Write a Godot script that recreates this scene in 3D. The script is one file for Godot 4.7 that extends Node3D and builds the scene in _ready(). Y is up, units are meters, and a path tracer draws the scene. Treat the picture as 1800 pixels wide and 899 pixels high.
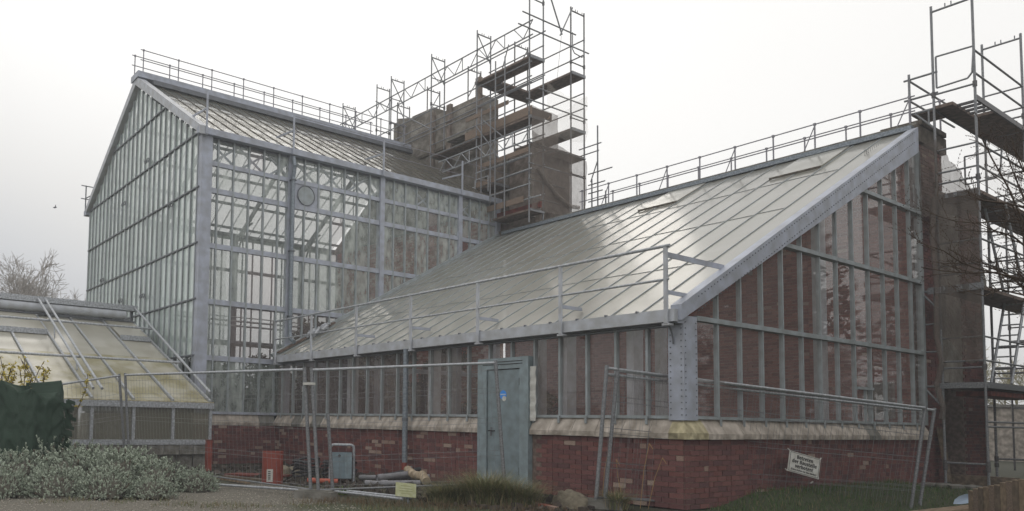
extends Node3D
# ------------------------------------------------------------------ helpers
var rng := RandomNumberGenerator.new()
var unit_box := BoxMesh.new()
var unit_tube := CylinderMesh.new()
var mats := {}
var names_used := {}
var eye := Vector3(19.417, 1.254, 8.352)

class Mb:
	var v := PackedVector3Array()
	var n := PackedVector3Array()
	var c := PackedColorArray()
	var u := PackedVector2Array()
	var i := PackedInt32Array()
	func quad(p: Vector3, q: Vector3, r: Vector3, s: Vector3, col := Color.WHITE):
		var k := v.size()
		var nn := (q - p).cross(s - p)
		if nn.length_squared() < 1e-14:
			nn = (r - q).cross(s - q)
		nn = nn.normalized()
		for x in [p, q, r, s]:
			v.append(x); n.append(nn); c.append(col)
		u.append(Vector2(0, 1)); u.append(Vector2(1, 1)); u.append(Vector2(1, 0)); u.append(Vector2(0, 0))
		for x in [0, 2, 1, 0, 3, 2]:
			i.append(k + x)
	func tri(p: Vector3, q: Vector3, r: Vector3, col := Color.WHITE):
		var k := v.size()
		var nn := (q - p).cross(r - p).normalized()
		for x in [p, q, r]:
			v.append(x); n.append(nn); c.append(col)
		u.append(Vector2(0, 1)); u.append(Vector2(1, 1)); u.append(Vector2(0.5, 0))
		for x in [0, 2, 1]:
			i.append(k + x)
	func box(o: Vector3, s: Vector3, b := Basis(), col := Color.WHITE):
		var h := s * 0.5
		var p := []
		for x in [-1, 1]:
			for y in [-1, 1]:
				for z in [-1, 1]:
					p.append(o + b * Vector3(h.x * x, h.y * y, h.z * z))
		quad(p[1], p[5], p[7], p[3], col); quad(p[4], p[0], p[2], p[6], col)
		quad(p[5], p[4], p[6], p[7], col); quad(p[0], p[1], p[3], p[2], col)
		quad(p[3], p[7], p[6], p[2], col); quad(p[0], p[4], p[5], p[1], col)
	func tube(a: Vector3, b: Vector3, ra: float, rb: float, sides := 6, col := Color.WHITE, caps := false):
		var d := b - a
		if d.length() < 1e-6:
			return
		d = d.normalized()
		var x := d.cross(Vector3.UP if absf(d.y) < 0.95 else Vector3.RIGHT).normalized()
		var y := x.cross(d)
		var k := v.size()
		for s in sides:
			var an := TAU * s / sides
			var o := x * cos(an) + y * sin(an)
			v.append(a + o * ra); v.append(b + o * rb)
			n.append(o); n.append(o)
			c.append(col); c.append(col)
			u.append(Vector2(float(s) / sides, 1)); u.append(Vector2(float(s) / sides, 0))
		for s in sides:
			var p := k + 2 * s
			var q := k + 2 * ((s + 1) % sides)
			for z in [p, q, p + 1, q, q + 1, p + 1]:
				i.append(z)
		if caps:
			for e in 2:
				var o := v.size()
				for s in sides:
					v.append(v[k + 2 * s + e]); n.append(d if e else -d); c.append(col); u.append(Vector2.ZERO)
				for s in sides - 2:
					for z in ([o, o + s + 1, o + s + 2] if e == 1 else [o, o + s + 2, o + s + 1]):
						i.append(z)
	func path(pts: Array, r: float, sides := 6, col := Color.WHITE):
		for k in pts.size() - 1:
			tube(pts[k], pts[k + 1], r, r, sides, col, k == 0 or k == pts.size() - 2)
	func smooth():                     # one normal for the corners that meet in a point
		var sum := {}
		for k in v.size():
			var key := v[k].snapped(Vector3.ONE * 0.0005)
			sum[key] = sum.get(key, Vector3.ZERO) + n[k]
		for k in v.size():
			var w: Vector3 = sum[v[k].snapped(Vector3.ONE * 0.0005)]
			if w.length() > 0.01: n[k] = w.normalized()
	func mesh() -> ArrayMesh:
		var a := []
		a.resize(Mesh.ARRAY_MAX)
		a[Mesh.ARRAY_VERTEX] = v; a[Mesh.ARRAY_NORMAL] = n; a[Mesh.ARRAY_COLOR] = c; a[Mesh.ARRAY_TEX_UV] = u; a[Mesh.ARRAY_INDEX] = i
		var m := ArrayMesh.new()
		m.add_surface_from_arrays(Mesh.PRIMITIVE_TRIANGLES, a)
		return m

func numbered(parent: Node, called: String) -> String:
	var key := str(parent.get_instance_id()) + called
	var k: int = names_used.get(key, 0)
	names_used[key] = k + 1
	return called if k == 0 else "%s_%03d" % [called, k]

func put(node: Node3D, parent: Node, called: String):
	node.name = numbered(parent, called)
	parent.add_child(node, true)
	return node

func tag(o: Node, label: String, category: String, group := "", kind := ""):
	if label: o.set_meta("label", label)
	if category: o.set_meta("category", category)
	if group: o.set_meta("group", group)
	if kind: o.set_meta("kind", kind)
	return o

func thing(called: String, label: String, category: String, at := Vector3.ZERO, group := "") -> Node3D:
	var o := Node3D.new()
	o.position = at
	put(o, self, called)
	o.set_meta("base", at)
	tag(o, label, category, group)
	return o

func sub(parent: Node3D, called: String, label := "") -> Node3D:   # a part that holds sub-parts
	var o := Node3D.new()
	put(o, parent, called)
	o.set_meta("base", parent.get_meta("base"))
	if label: o.set_meta("label", label)
	return o

func base_of(parent: Node) -> Vector3:
	return parent.get_meta("base") if parent.has_meta("base") else Vector3.ZERO

func mi(parent: Node, called: String, mesh: Mesh, m: Material, tr := Transform3D()) -> MeshInstance3D:
	var o := MeshInstance3D.new()
	o.mesh = mesh
	o.material_override = m
	tr.origin -= base_of(parent)
	o.transform = tr
	put(o, parent, called)
	return o

func obj(parent: Node, called: String, mb: Mb, m: Material, kind := "") -> MeshInstance3D:
	var o := mi(parent, called, mb.mesh(), m)
	if kind: o.set_meta("kind", kind)
	return o

func box(parent: Node, called: String, at: Vector3, s: Vector3, m: Material, b := Basis()) -> MeshInstance3D:
	return mi(parent, called, unit_box, m, Transform3D(Basis(b.x * s.x, b.y * s.y, b.z * s.z), at))

func span(parent: Node, called: String, p: Vector3, q: Vector3, m: Material) -> MeshInstance3D:  # box from corner to corner
	return box(parent, called, (p + q) * 0.5, (q - p).abs(), m)

func bar(parent: Node, called: String, a: Vector3, b: Vector3, w: float, h: float, m: Material, up := Vector3.UP) -> MeshInstance3D:
	var z := (b - a).normalized()
	if absf(z.dot(up)) > 0.98:
		up = Vector3.BACK if absf(z.z) < 0.9 else Vector3.RIGHT
	var x := up.cross(z).normalized()
	var y := z.cross(x)
	return box(parent, called, (a + b) * 0.5, Vector3(w, h, a.distance_to(b)), m, Basis(x, y, z))

func tube(parent: Node, called: String, a: Vector3, b: Vector3, r: float, m: Material) -> MeshInstance3D:
	var y := (b - a).normalized()
	var x := y.cross(Vector3.BACK if absf(y.z) < 0.9 else Vector3.RIGHT).normalized()
	var z := x.cross(y)
	return mi(parent, called, unit_tube, m, Transform3D(Basis(x * 2 * r, y * a.distance_to(b), z * 2 * r), (a + b) * 0.5))

func srgb(r: float, g: float, b: float) -> Color:
	return Color(r / 255.0, g / 255.0, b / 255.0)

func noise_tex(seed_: int, freq: float, lo: Color, hi: Color, size := 256, kind := FastNoiseLite.TYPE_SIMPLEX_SMOOTH, oct := 4, gain := 1.0) -> ImageTexture:
	var f := FastNoiseLite.new()
	f.seed = seed_; f.frequency = freq; f.noise_type = kind; f.fractal_octaves = oct
	var src := f.get_seamless_image(size, size)
	var im := Image.create(size, size, true, Image.FORMAT_RGBA8)
	for y in size:
		for x in size:
			var t := clampf((src.get_pixel(x, y).r - 0.5) * gain + 0.5, 0, 1)
			im.set_pixel(x, y, lo.lerp(hi, t))
	im.generate_mipmaps()
	return ImageTexture.create_from_image(im)

func noise_normal(seed_: int, freq: float, strength: float, size := 256) -> ImageTexture:
	var f := FastNoiseLite.new()
	f.seed = seed_; f.frequency = freq
	var im := f.get_seamless_image(size, size)
	im.convert(Image.FORMAT_RGBA8)
	im.bump_map_to_normal_map(strength)
	im.generate_mipmaps()
	return ImageTexture.create_from_image(im)

func mat(called: String, col: Color, rough := 0.7, metal := 0.0, tex: Texture2D = null, scale := 1.0, nrm: Texture2D = null, nscale := 0.5) -> StandardMaterial3D:
	var m := StandardMaterial3D.new()
	m.resource_name = called
	m.albedo_color = col; m.roughness = rough; m.metallic = metal
	m.cull_mode = BaseMaterial3D.CULL_DISABLED
	if tex or nrm:
		m.uv1_triplanar = true; m.uv1_world_triplanar = true
		m.uv1_scale = Vector3.ONE * scale
	if tex: m.albedo_texture = tex
	if nrm:
		m.normal_enabled = true; m.normal_texture = nrm; m.normal_scale = nscale
	mats[called] = m
	return m

func pane_mat(called: String, col: Color, alpha: float, rough := 0.03, spec := 0.5) -> StandardMaterial3D:
	var m := mat(called, Color(col.r, col.g, col.b, alpha), rough)
	m.transparency = BaseMaterial3D.TRANSPARENCY_ALPHA
	m.metallic_specular = spec
	return m

func leaf_mat(called: String, col := Color.WHITE, light := Color(0.3, 0.35, 0.2)) -> StandardMaterial3D:
	var m := mat(called, col, 0.75)
	m.vertex_color_use_as_albedo = true
	m.backlight_enabled = true; m.backlight = light
	return m

func vmat(called: String, rough := 0.85, tex: Texture2D = null, scale := 1.0) -> StandardMaterial3D:
	var m := mat(called, Color.WHITE, rough, 0.0, tex, scale)
	m.vertex_color_use_as_albedo = true
	return m

# ------------------------------------------------------------------ camera, sky, light
func look():
	var cam := Camera3D.new()
	cam.name = "camera"
	cam.basis = Basis(Vector3.UP, deg_to_rad(55.966)) * Basis(Vector3.RIGHT, deg_to_rad(3.661)) * Basis(Vector3.BACK, deg_to_rad(1.03))
	cam.position = eye
	var near := 0.05
	cam.projection = Camera3D.PROJECTION_FRUSTUM
	cam.near = near; cam.far = 600.0
	cam.size = 899.0 / 1362.42 * near
	cam.frustum_offset = Vector2((900.0 - 599.84) / 1362.42, (651.46 - 449.5) / 1362.42) * near
	add_child(cam)
	cam.current = true
	var w := 512
	var im := Image.create(w, w / 2, false, Image.FORMAT_RGBF)
	var glow := Vector3(-0.78, 0.48, -0.44).normalized()
	var low_left := Vector3(-0.93, 0.10, -0.05).normalized()
	var cloud := FastNoiseLite.new()
	cloud.seed = 5; cloud.frequency = 0.9; cloud.fractal_octaves = 4
	for y in w / 2:
		var th := PI * (y + 0.5) / (w / 2)
		for x in w:
			var ph := TAU * (x + 0.5) / w
			var d := Vector3(sin(th) * sin(ph), cos(th), -sin(th) * cos(ph))
			var g := d.dot(glow)
			var t := smoothstep(-0.3, 1.0, g)
			var l := lerpf(0.93, 0.83, t) + 0.27 * exp((g - 1.0) * 4.5)
			l -= 0.50 * exp((d.dot(low_left) - 1.0) * 7.0) * (1.0 - smoothstep(0.0, 0.55, d.y))
			l += 0.03 * cloud.get_noise_3dv(d * 1.3)
			var warm := smoothstep(0.55, 0.85, l)
			var col := Color(0.955, 0.985, 1.03).lerp(Color(1.0, 0.99, 0.97), warm) * l
			if d.y < 0.0:
				col = col.lerp(Color(0.16, 0.15, 0.13), smoothstep(0.0, -0.08, d.y))
			im.set_pixel(x, y, col)
	var pano := PanoramaSkyMaterial.new()
	pano.panorama = ImageTexture.create_from_image(im)
	var sky := Sky.new()
	sky.sky_material = pano
	var env := Environment.new()
	env.background_mode = Environment.BG_SKY
	env.sky = sky
	env.background_energy_multiplier = 1.0
	env.ambient_light_source = Environment.AMBIENT_SOURCE_SKY
	env.tonemap_mode = Environment.TONE_MAPPER_LINEAR
	env.tonemap_exposure = 1.12
	env.sdfgi_enabled = true; env.ssao_enabled = true; env.ssil_enabled = true
	env.fog_enabled = true
	env.fog_density = 0.0035
	env.fog_light_color = srgb(214, 217, 222)
	var we := WorldEnvironment.new()
	we.name = "world_environment"
	we.environment = env
	add_child(we)
	var sun := DirectionalLight3D.new()
	sun.name = "sun"
	sun.light_energy = 0.18
	sun.light_angular_distance = 40.0
	sun.light_color = Color(1.0, 0.97, 0.92)
	sun.shadow_enabled = true
	add_child(sun)
	sun.look_at_from_position(glow * 50.0, Vector3.ZERO, Vector3.UP)

# ------------------------------------------------------------------ materials
func materials():
	unit_tube.top_radius = 0.5; unit_tube.bottom_radius = 0.5; unit_tube.height = 1.0; unit_tube.radial_segments = 8; unit_tube.rings = 0
	var dirt := noise_tex(3, 0.03, Color(0.88, 0.87, 0.85), Color(1, 1, 1), 256, FastNoiseLite.TYPE_SIMPLEX_SMOOTH, 6, 1.5)
	var fine := noise_tex(9, 0.08, Color(0.72, 0.72, 0.72), Color(1, 1, 1), 256, FastNoiseLite.TYPE_SIMPLEX_SMOOTH, 5, 1.4)
	var coarse := noise_tex(21, 0.018, Color(0.70, 0.69, 0.67), Color(1, 1, 1), 256, FastNoiseLite.TYPE_SIMPLEX_SMOOTH, 6, 1.5)
	var bump := noise_normal(4, 0.09, 3.0)
	var wave := noise_normal(8, 0.012, 2.0)
	mat("paint", srgb(176, 182, 197), 0.5, 0.0, dirt, 0.35)
	mat("paint_pale", srgb(190, 194, 202), 0.5, 0.0, dirt, 0.4)
	mat("paint_mullion", srgb(160, 168, 173), 0.5, 0.0, dirt, 0.4)
	mat("paint_dark", srgb(112, 116, 124), 0.55, 0.0, dirt, 0.4)
	mat("aluminium", srgb(196, 200, 206), 0.42, 0.25, fine, 0.7)
	mat("galvanised", srgb(150, 152, 156), 0.5, 0.35, fine, 1.2)
	mat("galvanised_dark", srgb(112, 110, 112), 0.55, 0.3, fine, 1.2)
	mat("railing", srgb(140, 138, 146), 0.5, 0.2)
	mat("zinc_pipe", srgb(150, 160, 170), 0.45, 0.3, fine, 0.8)
	mat("stone", srgb(196, 186, 176), 0.9, 0.0, coarse, 0.8, bump, 0.4)
	mat("stone_dark", srgb(140, 138, 132), 0.92, 0.0, coarse, 0.7, bump, 0.6)
	mat("moss_stone", srgb(204, 194, 160), 0.92, 0.0, coarse, 1.1, bump, 0.4)
	mat("concrete", srgb(150, 148, 142), 0.9, 0.0, coarse, 0.6, bump, 0.4)
	mat("mortar", srgb(136, 118, 110), 0.95, 0.0, coarse, 1.5)
	mat("render_wall", srgb(156, 150, 142), 0.95, 0.0, coarse, 0.35, bump, 0.7)
	mat("render_wall_warm", srgb(154, 141, 132), 0.95, 0.0, coarse, 0.5, bump, 0.7)
	mat("coping", srgb(112, 104, 94), 0.9, 0.0, coarse, 0.9, bump, 0.4)
	mat("deck_wood", srgb(148, 128, 112), 0.85, 0.0, fine, 1.3)
	mat("deck_under", srgb(130, 113, 103), 0.85, 0.0, coarse, 1.1)
	mat("plank", srgb(158, 138, 116), 0.85, 0.0, coarse, 1.6)
	mat("plank_grey", srgb(128, 112, 96), 0.9, 0.0, coarse, 1.6)
	mat("red_wood", srgb(126, 62, 52), 0.8, 0.0, coarse, 1.0)
	mat("door_paint", srgb(130, 145, 152), 0.45, 0.0, dirt, 0.5)
	mat("door_frame_paint", srgb(142, 157, 164), 0.45, 0.0, dirt, 0.5)
	mat("dark_gap", srgb(30, 30, 32), 0.9)
	mat("red_plastic", srgb(146, 70, 58), 0.5, 0.0, dirt, 0.9)
	mat("orange_plastic", srgb(176, 88, 66), 0.5, 0.0, dirt, 0.9)
	mat("bin_paint", srgb(122, 140, 150), 0.5, 0.1, dirt, 0.9)
	mat("bin_paint_pale", srgb(140, 158, 168), 0.5, 0.1, dirt, 0.9)
	mat("white", srgb(214, 214, 210), 0.6, 0.0, dirt, 0.8)
	mat("black", srgb(26, 26, 28), 0.6)
	mat("black_pipe", srgb(44, 44, 48), 0.55)
	mat("grey_pipe", srgb(142, 142, 148), 0.5, 0.0, dirt, 0.9)
	mat("cream_pipe", srgb(196, 178, 152), 0.7, 0.0, coarse, 1.5)
	mat("blue", srgb(62, 146, 236), 0.5)
	mat("rock", srgb(136, 128, 112), 0.95, 0.0, coarse, 1.6, bump, 1.0)
	mat("pale_metal", srgb(176, 194, 216), 0.4, 0.2)
	mat("bark", srgb(92, 78, 68), 0.95, 0.0, coarse, 1.5)
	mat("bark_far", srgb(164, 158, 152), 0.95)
	mat("bark_willow", srgb(150, 140, 84), 0.95)
	mat("screed", srgb(96, 92, 86), 0.95, 0.0, coarse, 0.3)
	mat("heating_pipe", srgb(158, 160, 164), 0.5, 0.1)
	var tarp := mat("tarp", srgb(36, 66, 48), 0.7, 0.0, fine, 2.0)
	tarp.backlight_enabled = true; tarp.backlight = Color(0.05, 0.12, 0.08)
	# glass
	for k in 4:
		pane_mat("clear_pane%d" % k, srgb(182, 166, 163), [0.17, 0.21, 0.15, 0.24][k], 0.02 + 0.01 * k)
		pane_mat("green_pane%d" % k, srgb(206, 222, 216), [0.50, 0.58, 0.42, 0.64][k], 0.03)
	var film := noise_tex(31, 0.02, Color(0.86, 0.88, 0.87, 0.36), Color(0.93, 0.94, 0.93, 0.70), 256, FastNoiseLite.TYPE_SIMPLEX_SMOOTH, 6, 1.5)
	for k in 3:
		var m := mat("streaked_pane%d" % k, Color(0.86, 0.88, 0.87, [0.8, 0.55, 1.0][k]), 0.12, 0.0, film, 1.0)
		m.uv1_scale = Vector3(0.8, 0.36, 0.8); m.uv1_offset = Vector3(0.37 * k, 0.21 * k, 0.11 * k)
		m.transparency = BaseMaterial3D.TRANSPARENCY_ALPHA
	for k in 3:
		var m := mat("roof_pane%d" % k, Color(0.79, 0.785, 0.755, [0.90, 0.895, 0.905][k]), 0.35, 0.0, noise_tex(40 + k, 0.01, Color(0.90, 0.90, 0.87), Color(1, 1, 1), 128), 0.5)
		m.transparency = BaseMaterial3D.TRANSPARENCY_ALPHA
		m.backlight_enabled = true; m.backlight = Color(0.8, 0.795, 0.77)
		m.metallic_specular = 0.5
		m.clearcoat_enabled = true; m.clearcoat = 1.0; m.clearcoat_roughness = 0.13
	for k in 3:
		var m := mat("tall_roof_pane%d" % k, Color(0.86, 0.86, 0.82, [0.62, 0.56, 0.68][k]), 0.10, 0.0, noise_tex(45 + k, 0.02, Color(0.88, 0.88, 0.86, 0.7), Color(1, 1, 1, 1), 128), 0.6)
		m.transparency = BaseMaterial3D.TRANSPARENCY_ALPHA
		m.backlight_enabled = true; m.backlight = Color(1.0, 0.99, 0.94)
		m.clearcoat_enabled = true; m.clearcoat = 1.0; m.clearcoat_roughness = 0.15
	for k in 2:
		var m := mat("clean_roof_pane%d" % k, Color(0.80, 0.79, 0.76, 0.95), 0.2, 0.0, noise_tex(55 + k, 0.014, Color(0.84, 0.83, 0.78), Color(1, 1, 1), 128), 0.30)
		m.transparency = BaseMaterial3D.TRANSPARENCY_ALPHA
		m.backlight_enabled = true; m.backlight = Color(0.5, 0.49, 0.45)
	for k in 3:
		var m := mat("moss_pane%d" % k, Color(0.78, 0.76, 0.71, 0.95), 0.25, 0.0, noise_tex(50 + k, 0.014, Color(0.74, 0.72, 0.56), Color(0.97, 0.97, 0.95), 256, FastNoiseLite.TYPE_SIMPLEX_SMOOTH, 5, 2.2), 0.30)
		m.transparency = BaseMaterial3D.TRANSPARENCY_ALPHA
		m.backlight_enabled = true; m.backlight = Color(0.5, 0.48, 0.4)
		m.uv1_offset = Vector3(0.3 * k, 0, 0.17 * k)
	pane_mat("dim_pane", srgb(128, 126, 112), 0.55, 0.2)
	# nets
	for e in [["net_brown", Color(0.47, 0.43, 0.40, 0.66)], ["net_pale", Color(0.90, 0.88, 0.84, 0.16)], ["net_grey", Color(0.52, 0.48, 0.45, 0.55)]]:
		var m := mat(e[0], e[1], 0.9)
		m.transparency = BaseMaterial3D.TRANSPARENCY_ALPHA
		m.albedo_texture = noise_tex(60, 0.02, Color(0.9, 0.9, 0.9, 0.8), Color(1, 1, 1, 1), 128)
		m.uv1_triplanar = true; m.uv1_world_triplanar = true
		m.backlight_enabled = true; m.backlight = Color(0.35, 0.32, 0.28)
	# bricks: a few tones of the same clay, and pale ones smeared with mortar
	var tones := [srgb(138, 92, 89), srgb(130, 86, 84), srgb(145, 97, 92), srgb(124, 82, 81), srgb(136, 87, 82), srgb(114, 78, 78), srgb(176, 148, 134), srgb(188, 164, 150)]
	for k in tones.size():
		mat("brick%d" % k, tones[k], 0.9, 0.0, fine, 3.0, bump, 0.5)
	var inner := [srgb(190, 128, 118), srgb(178, 118, 110), srgb(198, 138, 126), srgb(168, 110, 104), srgb(186, 122, 112), srgb(160, 106, 100), srgb(206, 172, 158), srgb(210, 182, 168)]
	for k in inner.size():
		mat("inner_brick%d" % k, inner[k], 0.9, 0.0, fine, 3.0, bump, 0.5)
	mat("inner_mortar", srgb(188, 164, 154), 0.95, 0.0, coarse, 1.5)
	var clay := vmat("brick_mass", 0.9, fine, 3.0)
	clay.normal_enabled = true; clay.normal_texture = bump; clay.normal_scale = 0.5
	var gm := vmat("ground", 0.97, noise_tex(71, 0.09, Color(0.74, 0.73, 0.71), Color(1.0, 1.0, 1.0), 512, FastNoiseLite.TYPE_SIMPLEX_SMOOTH, 5, 1.6), 0.7)
	gm.normal_enabled = true; gm.normal_texture = bump; gm.normal_scale = 0.6
	vmat("stones", 0.95)
	leaf_mat("leaves"); leaf_mat("silver_leaves", Color.WHITE, Color(0.1, 0.1, 0.1)); leaf_mat("grass")

# ------------------------------------------------------------------ masonry
func brick_wall(t: Node3D, o: Vector3, dir: Vector3, length: float, y0: float, y1: float, out: Vector3, thick: float, most: int, pale := 0.07, holes := [], kind := ""):
	# the mortar body, then one brick after another, the nearest ones as parts
	var mid := o + dir * length * 0.5 - out * (thick * 0.5 + 0.008)
	if holes.is_empty():
		box(t, "mortar_body", Vector3(mid.x, (y0 + y1) * 0.5, mid.z), Vector3(length, y1 - y0 - 0.006, thick), mats.mortar if kind == "" else mats.inner_mortar, Basis(dir, Vector3.UP, out))
	else:
		var at := 0.0
		for h in holes + [[length, length]]:
			if h[0] - at > 0.02:
				var m2: Vector3 = o + dir * (at + h[0]) * 0.5 - out * (thick * 0.5 + 0.008)
				box(t, "mortar_body", Vector3(m2.x, (y0 + y1) * 0.5, m2.z), Vector3(h[0] - at, y1 - y0 - 0.006, thick), mats.mortar, Basis(dir, Vector3.UP, out))
			at = h[1]
	var list := []
	var course := 0.077
	var rows := int((y1 - y0) / course)
	course = (y1 - y0) / rows
	for r in rows:
		var a := -0.125 if r % 2 else 0.0
		var k := 0
		while a < length - 0.02:
			var l := 0.24 if (k + r * 3) % 3 else 0.115
			var p := maxf(a, 0.0)
			var q := minf(a + l, length)
			a += l + 0.01
			k += 1
			if q - p < 0.04:
				continue
			var skip := false
			for h in holes:
				if q > h[0] and p < h[1]:
					skip = true
			if skip:
				continue
			var c := o + dir * (p + q) * 0.5
			c.y = y0 + (r + 0.5) * course
			list.append([c.distance_squared_to(eye), c, q - p])
	list.sort_custom(func(x, y): return x[0] < y[0])
	var rest := Mb.new()
	var lin := [Color(0.24, 0.093, 0.084), Color(0.20, 0.076, 0.072), Color(0.27, 0.107, 0.093), Color(0.174, 0.069, 0.067), Color(0.23, 0.08, 0.069), Color(0.138, 0.061, 0.061), Color(0.43, 0.296, 0.238), Color(0.50, 0.37, 0.305)]
	for k in list.size():
		var e = list[k]
		var tone := rng.randi() % 6
		if rng.randf() < pale: tone = 6 + rng.randi() % 2
		var c: Vector3 = e[1] + out * (rng.randf_range(-0.004, 0.004) - 0.018)
		var s := Vector3(e[2], course - rng.randf_range(0.009, 0.013), 0.05)
		var b := Basis(dir, Vector3.UP, out)
		if k < most:
			box(t, "brick", c, s, mats["%sbrick%d" % [kind, tone]], b)
		else:
			rest.box(c, s, b, lin[tone] if kind == "" else mats["inner_brick%d" % tone].albedo_color.srgb_to_linear())
	if rest.v.size():
		obj(t, "farther_bricks", rest, mats.brick_mass, "stuff")

func ledge_mesh(l: float, slope_top: float) -> ArrayMesh:   # along +x, looking towards +z; z = 0 is the glass
	var m := Mb.new()
	var s := [Vector2(-0.12, 1.36), Vector2(0.0, 1.36), Vector2(0.13, slope_top), Vector2(0.14, slope_top - 0.012), Vector2(0.14, 1.055), Vector2(-0.12, 1.055)]
	var h := l * 0.5 - 0.004
	for k in s.size():
		var a: Vector2 = s[k]
		var b: Vector2 = s[(k + 1) % s.size()]
		m.quad(Vector3(-h, b.y, b.x), Vector3(h, b.y, b.x), Vector3(h, a.y, a.x), Vector3(-h, a.y, a.x))
	for e in [-h, h]:
		for k in range(1, s.size() - 1):
			m.tri(Vector3(e, s[0].y, s[0].x), Vector3(e, s[k].y, s[k].x), Vector3(e, s[k + 1].y, s[k + 1].x))
	return m.mesh()

func ledge(t: Node3D, a: Vector3, dir: Vector3, length: float, out: Vector3, holes := []):
	var n := int(round(length / 0.5))
	var l := length / n
	var me := ledge_mesh(l, 1.15)
	for k in n:
		var s := (k + 0.5) * l
		var a0 := s - l * 0.5
		var a1 := s + l * 0.5
		for h in holes:
			if a0 < h[1] and a1 > h[0]:
				if a0 < h[0]: a1 = h[0]
				elif a1 > h[1]: a0 = h[1]
				else: a1 = a0
		if a1 - a0 < 0.06: continue
		var one: Mesh = me
		if a1 - a0 < l - 0.01:
			one = ledge_mesh(a1 - a0, 1.15)
			s = (a0 + a1) * 0.5
		var m: Material = mats.stone if rng.randf() < 0.92 else mats.stone_dark
		mi(t, "ledge_stone", one, m, Transform3D(Basis(dir, Vector3.UP, out), a + dir * s + Vector3(0, rng.randf_range(-0.004, 0.004), 0)))

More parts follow.
